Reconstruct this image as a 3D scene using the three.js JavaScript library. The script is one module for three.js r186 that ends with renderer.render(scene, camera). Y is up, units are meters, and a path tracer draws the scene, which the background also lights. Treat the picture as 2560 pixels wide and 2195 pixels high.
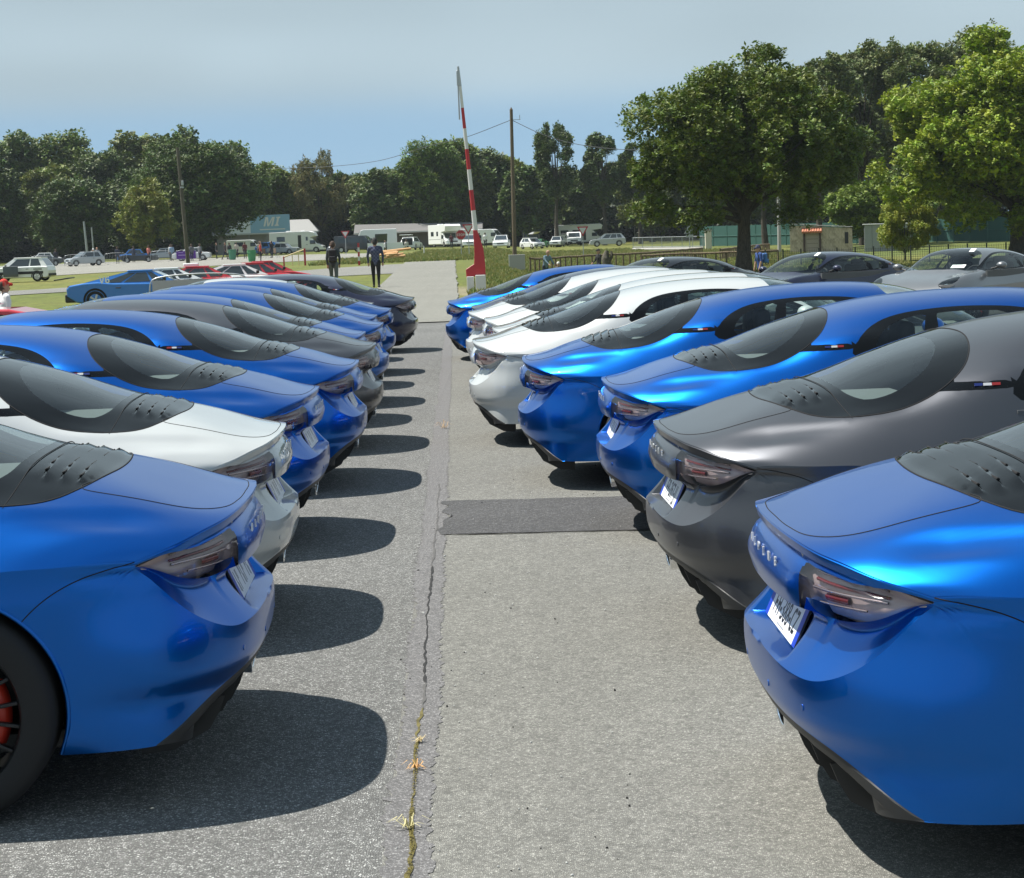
import * as THREE from 'three';
import { mergeGeometries, mergeVertices, toCreasedNormals } from 'three/addons/utils/BufferGeometryUtils.js';
import { RoundedBoxGeometry } from 'three/addons/geometries/RoundedBoxGeometry.js';
import { FontLoader } from 'three/addons/loaders/FontLoader.js';
import { TextGeometry } from 'three/addons/geometries/TextGeometry.js';
import { MarchingCubes } from 'three/addons/objects/MarchingCubes.js';

// ---------- camera, sky, sun, exposure ----------
const scene = new THREE.Scene();
const camera = new THREE.PerspectiveCamera(25.56, 1024 / 878, 0.1, 3000);
camera.position.set(0, 1.608, 0);
camera.rotation.order = 'YXZ';
camera.rotation.set(-Math.atan2(1097.5 - 609.6, 4839), 0, -2.18 * Math.PI / 180);
const renderer = new THREE.WebGLRenderer({ antialias: true });
renderer.setSize(1024, 878);
renderer.toneMapping = THREE.LinearToneMapping;
renderer.toneMappingExposure = 1.6;
renderer.shadowMap.enabled = true;
const SUN = new THREE.Vector3(-0.50, 1, -0.17).normalize();
// ---------- helpers ----------
let seed = 12345;
const rnd = () => { seed = (seed * 1664525 + 1013904223) >>> 0; return seed / 4294967296; };
const rr = (a, b) => a + (b - a) * rnd();
const clamp = (x, a, b) => Math.min(b, Math.max(a, x));
const ss = (a, b, x) => { const t = clamp((x - a) / (b - a), 0, 1); return t * t * (3 - 2 * t); };
const lerp = (a, b, t) => a + (b - a) * t;
// natural cubic spline through points, linear beyond the ends
function spl(xs, ys) {
  const n = xs.length, a = new Float64Array(n), b = new Float64Array(n), c = new Float64Array(n), d = new Float64Array(n), m = new Float64Array(n);
  for (let i = 1; i < n - 1; i++) {
    const h0 = xs[i] - xs[i - 1], h1 = xs[i + 1] - xs[i];
    a[i] = h0; b[i] = 2 * (h0 + h1); c[i] = h1; d[i] = 6 * ((ys[i + 1] - ys[i]) / h1 - (ys[i] - ys[i - 1]) / h0);
  }
  b[0] = b[n - 1] = 1;
  for (let i = 1; i < n; i++) { const w = a[i] / b[i - 1]; b[i] -= w * c[i - 1]; d[i] -= w * d[i - 1]; }
  m[n - 1] = d[n - 1] / b[n - 1];
  for (let i = n - 2; i >= 0; i--) m[i] = (d[i] - c[i] * m[i + 1]) / b[i];
  return x => {
    if (x <= xs[0]) { const h = xs[1] - xs[0]; const s = (ys[1] - ys[0]) / h - h * m[1] / 6; return ys[0] + (x - xs[0]) * s; }
    if (x >= xs[n - 1]) { const h = xs[n - 1] - xs[n - 2]; const s = (ys[n - 1] - ys[n - 2]) / h + h * m[n - 2] / 6; return ys[n - 1] + (x - xs[n - 1]) * s; }
    let i = 0; while (x > xs[i + 1]) i++;
    const h = xs[i + 1] - xs[i], t = x - xs[i], u = xs[i + 1] - x;
    return m[i] * u * u * u / (6 * h) + m[i + 1] * t * t * t / (6 * h) + (ys[i] / h - m[i] * h / 6) * u + (ys[i + 1] / h - m[i + 1] * h / 6) * t;
  };
}
const pw = (xs, ys) => x => { if (x <= xs[0]) return ys[0]; for (let i = 1; i < xs.length; i++) if (x <= xs[i]) return lerp(ys[i - 1], ys[i], (x - xs[i - 1]) / (xs[i] - xs[i - 1])); return ys[ys.length - 1]; };
// signed distance to a closed polygon, negative inside
function sdPoly(pts, x, y) {
  let d = 1e9, s = 1;
  for (let i = 0, n = pts.length, j = n - 1; i < n; j = i, i++) {
    const [ax, ay] = pts[i], [bx, by] = pts[j], ex = bx - ax, ey = by - ay, wx = x - ax, wy = y - ay;
    const t = clamp((wx * ex + wy * ey) / (ex * ex + ey * ey), 0, 1), qx = wx - ex * t, qy = wy - ey * t;
    d = Math.min(d, qx * qx + qy * qy);
    const c1 = y >= ay, c2 = y < by, c3 = ex * wy > ey * wx;
    if ((c1 && c2 && c3) || (!c1 && !c2 && !c3)) s = -s;
  }
  return s * Math.sqrt(d);
}
const smoothPts = (pts, n, closed) => new THREE.CatmullRomCurve3(pts.map(p => new THREE.Vector3(p[0], p[1], 0)), closed, 'centripetal').getSpacedPoints(n).slice(0, closed ? -1 : undefined).map(v => [v.x, v.y]);
const used = {};
function numbered(n) { used[n] = (used[n] || 0) + 1; return used[n] === 1 ? n : n + '_' + String(used[n] - 1).padStart(3, '0'); }
function shadows(o) { o.traverse(m => { if (m.isMesh) { m.castShadow = true; m.receiveShadow = true; } }); return o; }
function thing(name, label, category, pos = [0, 0, 0], turn = 0, group) {
  const o = new THREE.Group(); o.name = numbered(name); o.position.set(...pos); o.rotation.y = turn;
  o.userData = { label, category }; if (group) o.userData.group = group;
  scene.add(o); return o;
}
function part(parent, name, geo, mat) {
  const g = Array.isArray(geo) ? (geo.length > 1 ? mergeGeometries(geo.map(prep)) : geo[0]) : geo;
  const m = new THREE.Mesh(g, mat); m.name = name; m.castShadow = m.receiveShadow = true; parent.add(m); return m;
}
function prep(g) { let k = g.index ? g.toNonIndexed() : g; for (const a of Object.keys(k.attributes)) if (!['position', 'normal', 'uv'].includes(a)) k.deleteAttribute(a); if (!k.attributes.uv) k.setAttribute('uv', new THREE.BufferAttribute(new Float32Array(k.attributes.position.count * 2), 2)); if (!k.attributes.normal) k.computeVertexNormals(); return k; }
function structure(name, geo, mat, kind = 'structure') { const m = new THREE.Mesh(geo, mat); m.name = name; m.userData = { kind }; m.receiveShadow = true; m.castShadow = true; scene.add(m); return m; }
const V3 = (x, y, z) => new THREE.Vector3(x, y, z);
const box = (w, h, d, x = 0, y = 0, z = 0, r = 0) => (r ? new RoundedBoxGeometry(w, h, d, 2, Math.min(r, w / 2.01, h / 2.01, d / 2.01)) : new THREE.BoxGeometry(w, h, d)).translate(x, y, z);
const cyl = (r0, r1, h, n = 10) => new THREE.CylinderGeometry(r1, r0, h, n);
function tube(pts, r, seg = 24, rad = 6, closed = false) { return new THREE.TubeGeometry(new THREE.CatmullRomCurve3(pts.map(p => p.isVector3 ? p : V3(...p)), closed, 'centripetal'), seg, r, rad, closed); }
function bar(a, b, r0, r1 = r0, n = 8) { const A = V3(...a), B = V3(...b), g = new THREE.CylinderGeometry(r1, r0, A.distanceTo(B), n); g.applyQuaternion(new THREE.Quaternion().setFromUnitVectors(V3(0, 1, 0), B.clone().sub(A).normalize())); const m = A.add(B).multiplyScalar(.5); return g.translate(m.x, m.y, m.z); }
const std = (c, rough = .6, o = {}) => new THREE.MeshStandardMaterial({ color: new THREE.Color().setRGB(...c), roughness: rough, ...o });
const phy = (c, rough = .5, o = {}) => new THREE.MeshPhysicalMaterial({ color: new THREE.Color().setRGB(...c), roughness: rough, ...o });
// value noise on a lattice, tileable by period
function hash2(x, y) { let h = (x * 374761393 + y * 668265263) | 0; h = Math.imul(h ^ (h >>> 13), 1274126177); return ((h ^ (h >>> 16)) >>> 0) / 4294967296; }
function vnoise(x, y, per = 1e6) { const xi = Math.floor(x), yi = Math.floor(y), fx = x - xi, fy = y - yi, u = fx * fx * (3 - 2 * fx), v = fy * fy * (3 - 2 * fy); const m = a => ((a % per) + per) % per; const a = hash2(m(xi), m(yi)), b = hash2(m(xi + 1), m(yi)), c = hash2(m(xi), m(yi + 1)), d = hash2(m(xi + 1), m(yi + 1)); return lerp(lerp(a, b, u), lerp(c, d, u), v); }
// ---------- sky, sun ----------
{
  const w = 512, h = 256, d = new Float32Array(w * h * 4);
  for (let j = 0; j < h; j++) for (let i = 0; i < w; i++) {
    const el = ((j + .5) / h - .5) * 180, az = (i + .5) / w * 360;
    const wv = (vnoise(az / 14, el / 3 + 7, 1e6) - .5) * 1.6 + (vnoise(az / 40, el / 8 + 3) - .5) * 2.5;
    const v = ss(3.5, 4.7, el + wv * .25);
    const streak = .90 + .16 * vnoise(az / 7, el * 1.3) + .07 * vnoise(az / 2.5, el * 2.6 + 40);
    const ph = (az / 360 - .5) * 2 * Math.PI, ce = Math.cos(el * Math.PI / 180), dir = V3(Math.cos(ph) * ce, Math.sin(el * Math.PI / 180), Math.sin(ph) * ce), sa = dir.angleTo(SUN) * 180 / Math.PI, glow = 1 + 1.6 * Math.exp(-((sa / 11) ** 2)) + .55 * Math.exp(-((sa / 30) ** 2));
    const blue = [.275, .455, .64].map((c, k) => c * (1 + .25 * (1 - ss(0, 6, el)) * [1.0, .5, .15][k]));
    const veil = [.42, .53, .595].map((c, i2) => c * streak * (1 - [.57, .50, .38][i2] * ss(8, 80, el)));
    const hz = el < 0 ? .5 : 1;
    for (let k = 0; k < 3; k++) d[(j * w + i) * 4 + k] = lerp(blue[k], veil[k], v) * hz * .69 * glow;
    d[(j * w + i) * 4 + 3] = 1;
  }
  const t = new THREE.DataTexture(d, w, h, THREE.RGBAFormat, THREE.FloatType); t.mapping = THREE.EquirectangularReflectionMapping; t.magFilter = t.minFilter = THREE.LinearFilter; t.wrapS = THREE.RepeatWrapping; t.needsUpdate = true;
  scene.background = t; scene.environment = t;
  const s = new THREE.DirectionalLight(new THREE.Color(1, .955, .88), 5); s.position.copy(SUN.clone().multiplyScalar(120)); s.target.position.set(0, 0, -60); s.position.add(s.target.position);
  s.castShadow = true; Object.assign(s.shadow.camera, { left: -70, right: 70, top: 70, bottom: -70, near: 1, far: 400 }); s.shadow.mapSize.set(4096, 4096); s.shadow.bias = -.0005; scene.add(s, s.target);
}
// ---------- ground ----------
function gh(x, z) { const d = -z, gl = .0068 * Math.max(0, d - 50), gr = -.55 * ss(42, 75, d) + .0092 * Math.max(0, d - 100), w = ss(-2, 2.5, x); return gl * (1 - w) + gr * w; }
function dataTex(n, fn, srgb = true) {
  const a = new Uint8Array(n * n * 4); for (let j = 0; j < n; j++) for (let i = 0; i < n; i++) { const c = fn(i, j), o = (j * n + i) * 4; a[o] = clamp(c[0] * 255, 0, 255); a[o + 1] = clamp(c[1] * 255, 0, 255); a[o + 2] = clamp(c[2] * 255, 0, 255); a[o + 3] = 255; }
  const t = new THREE.DataTexture(a, n, n); t.wrapS = t.wrapT = THREE.RepeatWrapping; t.magFilter = THREE.LinearFilter; t.minFilter = THREE.LinearMipmapLinearFilter; t.generateMipmaps = true; if (srgb) t.colorSpace = THREE.SRGBColorSpace; t.needsUpdate = true; return t;
}
// aggregate: stones of mixed size and tone with dark gaps between them
function aggregate(n, cell, base, contrast, tint, sd) {
  const g = Math.floor(n / cell), px = [], py = [], tone = [];
  for (let k = 0; k < g * g; k++) { px.push(hash2(k, sd)); py.push(hash2(k, sd + 1)); tone.push(hash2(k, sd + 2)); }
  const hgt = new Float32Array(n * n);
  const tex = dataTex(n, (i, j) => {
    const cx = i / cell, cy = j / cell, ix = Math.floor(cx), iy = Math.floor(cy); let d1 = 9, d2 = 9, t = 0;
    for (let a = -1; a <= 1; a++) for (let b = -1; b <= 1; b++) { const gx = ((ix + a) % g + g) % g, gy = ((iy + b) % g + g) % g, k = gx * g + gy; const dd = Math.hypot(ix + a + px[k] - cx, iy + b + py[k] - cy); if (dd < d1) { d2 = d1; d1 = dd; t = tone[k]; } else if (dd < d2) d2 = dd; }
    const e = clamp((d2 - d1) * 2.2, 0, 1); hgt[j * n + i] = e * (.5 + .5 * t);
    const big = vnoise(i / n * 40, j / n * 40, 40) * .4 + vnoise(i / n * 90, j / n * 90, 90) * .6;
    const v = base * (1 + contrast * ((t * t * 1.3 - .45) * e - (1 - e) * .55)) * (.84 + .32 * big) ;
    return [v * tint[0], v * tint[1], v * tint[2]];
  });
  const bump = dataTex(n, (i, j) => { const v = hgt[j * n + i]; return [v, v, v]; }, false);
  return { tex, bump };
}
const AG1 = aggregate(1024, 6.5, .47, .62, [1, 1.003, .985], 11), AG2 = aggregate(1024, 5.5, .53, .42, [1, .997, .955], 77), AG3 = aggregate(512, 6, .40, .45, [1, 1, .99], 5);
const surf = (ag, o = {}) => new THREE.MeshStandardMaterial({ map: ag.tex, bumpMap: ag.bump, bumpScale: .004, roughness: .95, vertexColors: true, ...o });
const asphaltMat = surf(AG1, { bumpScale: .006 }), concreteMat = surf(AG2, { bumpScale: .003 }), tarMat = surf(AG3, { bumpScale: .003 });
// a strip between two polylines (left and right edge given for each row), laid on the terrain
function strip(rows, nx, lift, uvScale, tone) {
  const pos = [], uv = [], col = [], ix = []; const m = rows.length;
  rows.forEach(([xl, xr, z, z2]) => { for (let i = 0; i <= nx; i++) { const x = lerp(xl, xr, i / nx), zz = z2 === undefined ? z : lerp(z, z2, i / nx); pos.push(x, gh(x, zz) + lift, zz); uv.push(x / uvScale, zz / uvScale); const t = tone(x, zz); col.push(t[0], t[1], t[2]); } });
  for (let j = 0; j < m - 1; j++) for (let i = 0; i < nx; i++) { const a = j * (nx + 1) + i; ix.push(a, a + 1, a + nx + 1, a + 1, a + nx + 2, a + nx + 1); }
  const g = new THREE.BufferGeometry(); g.setAttribute('position', new THREE.Float32BufferAttribute(pos, 3)); g.setAttribute('uv', new THREE.Float32BufferAttribute(uv, 2)); g.setAttribute('color', new THREE.Float32BufferAttribute(col, 3)); g.setIndex(ix); g.computeVertexNormals();
  return g;
}
const seamX = spl([-45, -40.3, -20.9, -15.7, -10.8, -7.8, -6.2, -4.8, 15], [-1.30, -1.18, -.68, -.55, -.42, -.35, -.31, -.28, .2]);
const blot = (x, z, s, a) => 1 + a * (vnoise(x / s + 50, z / s + 90) - .5) * 2;
const zr = (a, b, st) => { const o = []; for (let z = a; z >= b - 1e-6; z -= st) o.push(z); return o; };
structure('asphalt_apron', strip(zr(14, -42, .5).map(z => [-30, seamX(z) - .10, z]), 90, .008, 1.1, (x, z) => { const k = blot(x, z, 1.7, .09) * blot(x, z, .5, .05) * blot(x, z, 6, .09); return [k * 1.32, k * 1.32, k * 1.31]; }), asphaltMat);
structure('concrete_apron', strip(zr(14, -42, .5).map(z => [seamX(z) - .10, 30, z]), 90, .008, 1.05, (x, z) => { const k = blot(x, z, .8, .04) * blot(x, z, 1.9, .08) * blot(x, z, 5, .08); return [k * .86, k * .86, k * .853]; }), concreteMat);
// worn strip along the joint and the cracked line of moss in it
{
  const rows = []; for (let z = 8; z >= -41.5; z -= (z > -14 ? .012 : .05)) { const x = seamX(z) - .03; rows.push([x - .06 - .018 * (vnoise(z * 23, 3) - .5) - .02 * (vnoise(z * 47, 31) - .5) - .03 * vnoise(z * 1.3, 8), x + .05 + .018 * (vnoise(z * 21, 5) - .5) + .02 * (vnoise(z * 51, 15) - .5) + .02 * vnoise(z * 1.7, 2), z]); }
  structure('joint_strip', strip(rows, 2, .0100, .5, () => [1.22, 1.20, 1.22]), surf(AG3, { bumpScale: .001 }));
  const r2 = []; for (let z = 4; z >= -13; z -= .02) { const x = seamX(z) - .03 + .016 * (vnoise(z * 3, 9) - .5) + .010 * (vnoise(z * 16, 4) - .5); const w = .0016 + .007 * vnoise(z * 1.1, 21) * vnoise(z * 29, 6) + (z > -5.4 ? .005 * vnoise(z * 17, 2) + .002 : 0); r2.push([x - w, x + w, z]); }
  structure('joint_crack', strip(r2, 1, .0125, .5, (x, z) => { const m = z > -6.6 && vnoise(z * 2.1, 40) > .3 || z > -5.6; const q = .6 + .8 * vnoise(z * 70, 1); return m ? [.105 * q, .09 * q, .03 * q] : (z < -7 && z > -9.6 ? [.02, .02, .02] : [.09, .088, .085]); }), new THREE.MeshStandardMaterial({ vertexColors: true, roughness: 1 }));
}
{ // patch of dark tar across the concrete
  const rows = []; for (let i = 0; i <= 120; i++) { const t = i / 120, x = lerp(-.42, 14, t * t * .85 + t * .15); const j = .03 * (vnoise(x * 14, 2) - .5); rows.push([x + (i ? 0 : 0), -12.10 + .088 * (x + .42) + j, -10.68 + .09 * (x + .42) + .02 * (vnoise(x * 17, 8) - .5)]); }
  const pos = [], uv = [], col = [], ix = [], n = 14; rows.forEach(([x, z0, z1], r) => { for (let k = 0; k <= n; k++) { const z = lerp(z0, z1, k / n), xx = x + (r < 2 ? .10 * (vnoise(z * 7, 5) - .5) : 0); pos.push(xx, .0125, z); uv.push(xx / .9, z / .9); const c = blot(xx, z, .5, .10) * blot(xx, z, 1.4, .12) * .66; col.push(c, c, c * 1.03); } });
  for (let r = 0; r < rows.length - 1; r++) for (let k = 0; k < n; k++) { const a = r * (n + 1) + k; ix.push(a, a + 1, a + n + 1, a + 1, a + n + 2, a + n + 1); }
  const g = new THREE.BufferGeometry(); g.setAttribute('position', new THREE.Float32BufferAttribute(pos, 3)); g.setAttribute('uv', new THREE.Float32BufferAttribute(uv, 2)); g.setAttribute('color', new THREE.Float32BufferAttribute(col, 3)); g.setIndex(ix); g.computeVertexNormals();
  structure('tar_patch', g, tarMat);
  const r3 = []; for (let x = -.35; x <= 3; x += .03) { const z = -10.66 + .09 * (x + .42) + .012 * (vnoise(x * 12, 31) - .5); r3.push([x, z, .004 + .011 * Math.max(0, vnoise(x * 9, 77) - .35)]); }
  const p2 = [], i2 = []; r3.forEach(([x, z, w]) => p2.push(x, .0165, z - w, x, .0165, z + w)); for (let i = 0; i < r3.length - 1; i++) { const a = i * 2; i2.push(a, a + 1, a + 2, a + 1, a + 3, a + 2); } const gg = new THREE.BufferGeometry(); gg.setAttribute('position', new THREE.Float32BufferAttribute(p2, 3)); gg.setIndex(i2); gg.computeVertexNormals(); structure('patch_crack', gg, std([.02, .02, .02], 1));
}
// lane beyond the apron, side path, far paddock
const paleLane = surf(AG2, { bumpScale: .002 });
structure('lane', strip(zr(-41, -136, 1).map(z => [-3.7 + (z + 41) * .0347, -1.0 + (z + 41) * .0262 + .12 * (vnoise(z * .9, 3) - .5), z]), 8, .03, 1.5, (x, z) => { const k = .93 * blot(x, z * .4, .8, .05) * blot(x, z, 3, .05); return [k, k, k * .96]; }), paleLane);
structure('side_path', strip([[-60, -66, -73], [-40, -71, -80], [-30, -76, -85.5], [-22, -81, -92], [-15, -90, -106], [-11, -94, -122], [-7.6, -97, -128], [-4.6, -98, -130]].map(([x, z0, z1]) => [x, x + .01, z0, z1]).flatMap((r, i, a) => { if (i === a.length - 1) return [r]; const o = []; for (let k = 0; k < 8; k++) { const t = k / 8, q = a[i + 1]; o.push([lerp(r[0], q[0], t), lerp(r[0], q[0], t) + .01, lerp(r[2], q[2], t), lerp(r[3], q[3], t)]); } return o; }), 10, .025, 1.5, (x, z) => { const k = .92 * blot(x, z, 2, .06); return [k, k, k]; }), surf(AG2, { side: THREE.DoubleSide }));
structure('paddock', strip([[-120, -100, -232], [-60, -119, -232], [-40, -126, -232], [-34, -130, -232], [-28, -144, -232], [-23, -158, -230], [-18, -166, -222], [-11, -173, -205]].flatMap((r, i, a) => { if (i === a.length - 1) return [[r[0], r[0] + .01, r[1], r[2]]]; const o = []; for (let k = 0; k < 6; k++) { const t = k / 6, q = a[i + 1], x = lerp(r[0], q[0], t); o.push([x, x + .01, lerp(r[1], q[1], t), lerp(r[2], q[2], t)]); } return o; }), 30, .03, 1.5, (x, z) => { const k = 1.12 * blot(x, z, 4, .06); return [k, k * .985, k * .95]; }), surf(AG2, { side: THREE.DoubleSide }));
// grass terrain
{
  const xs = []; for (let x = -420; x <= 420; x += (Math.abs(x) < 60 ? 1.5 : 12)) xs.push(x);
  const zs = []; for (let z = 40; z > -1200; z -= (z > -260 ? 2 : 25)) zs.push(z);
  const pos = [], uv = [], col = [], ix = [], w = xs.length;
  for (const z of zs) for (const x of xs) {
    const onApron = z > -43.5 && z < 18 && x > -33 && x < 33;
    pos.push(x, gh(x, z) - (onApron ? .06 : 0) + (onApron ? 0 : .0), z); uv.push(x / 5, z / 5);
    const a = vnoise(x / 9 + 3, z / 14), b = vnoise(x / 2.2, z / 3.1), c = vnoise(x / 30, z / 40 + 9); const dry = clamp(a * .6 + b * .35 + c * .3 - .35, 0, 1);
    let k = [lerp(.125, .25, dry), lerp(.165, .225, dry), lerp(.018, .042, dry)];
    if (x > 0.3 && z < -44 && z > -62) { const m = ss(-44, -50, z) ; k = [lerp(.34, k[0], m), lerp(.29, k[1], m), lerp(.20, k[2], m)]; }
    if (x > -1.6 && x < 3.5 && z < -52 && z > -72) { const m = .8 * ss(.25, .6, vnoise(x * 1.1, z / 2.5 + 4)); k = [lerp(k[0], .36, m), lerp(k[1], .31, m), lerp(k[2], .22, m)]; }
    col.push(...k);
  }
  for (let j = 0; j < zs.length - 1; j++) for (let i = 0; i < w - 1; i++) { const a = j * w + i; ix.push(a, a + 1, a + w, a + 1, a + w + 1, a + w); }
  const g = new THREE.BufferGeometry(); g.setAttribute('position', new THREE.Float32BufferAttribute(pos, 3)); g.setAttribute('uv', new THREE.Float32BufferAttribute(uv, 2)); g.setAttribute('color', new THREE.Float32BufferAttribute(col, 3)); g.setIndex(ix); g.computeVertexNormals();
  const gt = dataTex(512, (i, j) => { const v = .72 + .38 * vnoise(i / 3, j / 3, 171) * vnoise(i / 11, j / 11, 47) + .22 * (hash2(i, j) - .5) + .18 * (vnoise(i / 40, j / 40, 13) - .5); return [v, v, v * .95]; });
  structure('grass_field', g, new THREE.MeshStandardMaterial({ map: gt, vertexColors: true, roughness: 1 }));
}
// tufts of longer grass: uncountable
{
  const blade = []; for (let k = 0; k < 7; k++) { const a = k * 2.4, l = .5 + .5 * ((k * 37) % 10) / 10, tx = Math.cos(a) * .45 * l, tz = Math.sin(a) * .45 * l; const px = -Math.sin(a) * .07, pz = Math.cos(a) * .07; blade.push([[-px, 0, -pz], [px, 0, pz], [tx * .45 + px * .6, l * .7, tz * .45 + pz * .6], [tx, l, tz]]); }
  const pos = []; for (const b of blade) { pos.push(...b[0], ...b[1], ...b[2], ...b[0], ...b[2], ...b[3]); }
  const tg = new THREE.BufferGeometry(); tg.setAttribute('position', new THREE.Float32BufferAttribute(pos, 3)); tg.computeVertexNormals();
  const mat = new THREE.MeshPhysicalMaterial({ color: 0xffffff, roughness: 1, side: THREE.DoubleSide, transmission: .25, thickness: 0 });
  const spots = []; const tryAdd = (n, x0, x1, z0, z1, s0, s1, cond) => { for (let i = 0; i < n; i++) { const x = rr(x0, x1), z = rr(z0, z1); if (cond && !cond(x, z)) continue; spots.push([x, z, rr(s0, s1)]); } };
  const laneL = z => -3.7 + (z + 41) * .0347 - .25, laneR = z => -1.0 + (z + 41) * .0262 + .15;
  tryAdd(34000, -1.2, 24, -60, -190, .10, .30, (x, z) => x > laneR(z) && x < (-z) * .33);
  tryAdd(12000, -14, 14, -136, -215, .15, .38, (x, z) => !(x < -9 && z < -165));
  const im = new THREE.InstancedMesh(tg, mat, spots.length), m4 = new THREE.Matrix4(), q = new THREE.Quaternion(), cl = new THREE.Color();
  spots.forEach(([x, z, s], i) => { q.setFromAxisAngle(V3(0, 1, 0), rnd() * 6.28); m4.compose(V3(x, gh(x, z) - .01, z), q, V3(s * 1.3, s, s * 1.3)); im.setMatrixAt(i, m4); const d = rnd(); cl.setRGB(lerp(.10, .25, d), lerp(.155, .225, d), lerp(.025, .07, d)); im.setColorAt(i, cl); });
  im.name = 'long_grass'; im.userData = { kind: 'stuff', label: 'rough long grass growing on the verges beside the lane', category: 'grass' }; im.castShadow = im.receiveShadow = true; scene.add(im);
}
// dry tufts in the joint, moss and grit
function dryTuft(x, z, s, c, label) {
  const pos = []; for (let k = 0; k < 16; k++) { const a = rnd() * 6.28, l = s * rr(.5, 1), h = s * rr(.12, .55), w = .0016; const px = -Math.sin(a) * w, pz = Math.cos(a) * w, bx = rr(-.15, .15) * s, bz = rr(-.15, .15) * s; const mx = bx + Math.cos(a) * l * .5, mz = bz + Math.sin(a) * l * .5, ex = bx + Math.cos(a) * l, ez = bz + Math.sin(a) * l; pos.push(bx - px, 0, bz - pz, bx + px, 0, bz + pz, mx + px, h, mz + pz, bx - px, 0, bz - pz, mx + px, h, mz + pz, mx - px, h, mz - pz, mx - px, h, mz - pz, mx + px, h, mz + pz, ex, h * .5, ez); }
  const g = new THREE.BufferGeometry(); g.setAttribute('position', new THREE.Float32BufferAttribute(pos, 3)); g.computeVertexNormals();
  const m = new THREE.Mesh(g, std(c, .9, { side: THREE.DoubleSide })); m.name = numbered('dry_grass_tuft'); m.userData = { label, category: 'grass tuft', group: 'dry tufts in the joint' }; m.position.set(x, .014, z); m.castShadow = m.receiveShadow = true; scene.add(m);
}
dryTuft(seamX(-5.25) - .04, -5.22, .075, [.55, .50, .26], 'pale dry grass tuft lying in the pavement joint, nearest the camera');
dryTuft(seamX(-5.85) - .03, -5.83, .055, [.62, .36, .14], 'orange brown dry grass tuft in the pavement joint beside the first shadow');
dryTuft(seamX(-6.2) - .025, -6.15, .035, [.55, .45, .25], 'small straw coloured tuft in the joint behind the orange tuft');
dryTuft(seamX(-17) - .01, -17.0, .14, [.50, .33, .16], 'tan dry grass tuft on the joint beside the white cars');
{
  const pos = []; for (let k = 0; k < 900; k++) { const z = rr(-4.3, -6.1), x = seamX(z) - .03 + .012 * (rnd() - .5) + .016 * (vnoise(z * 3, 9) - .5), r = rr(.001, .004), a = rnd() * 6.28; for (let t = 0; t < 3; t++) { const b = a + t * 2.1; pos.push(x + Math.cos(b) * r, .016 + rr(0, .005), z + Math.sin(b) * r); } }
  const g = new THREE.BufferGeometry(); g.setAttribute('position', new THREE.Float32BufferAttribute(pos, 3)); g.computeVertexNormals(); const m = structure('joint_moss', g, std([.15, .125, .03], 1, { side: THREE.DoubleSide }), 'stuff'); m.userData.label = 'olive moss filling the pavement joint near the camera'; m.userData.category = 'moss';
  const geo = new THREE.DodecahedronGeometry(1, 0); const im = new THREE.InstancedMesh(geo, std([1, 1, 1], .9), 240), m4 = new THREE.Matrix4(), q = new THREE.Quaternion();
  for (let i = 0; i < 240; i++) { const z = -4.3 - 16 * rnd() ** 1.6, x = rr(-.14, .12) * -z * .5; const s = rr(.0010, .0032) * (rnd() > .95 ? 2 : 1); q.setFromEuler(new THREE.Euler(rnd() * 6, rnd() * 6, 0)); m4.compose(V3(x, .010 + s * .3, z), q, V3(s * 1.6, s, s)); im.setMatrixAt(i, m4); const v = rnd() > .55 ? rr(.01, .03) : rr(.4, .6); im.setColorAt(i, new THREE.Color(v, v, v * .95)); }
  im.name = 'loose_grit'; im.userData = { kind: 'stuff', label: 'loose grit and chips scattered over the pavement', category: 'grit' }; im.castShadow = im.receiveShadow = true; scene.add(im);
}
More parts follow.
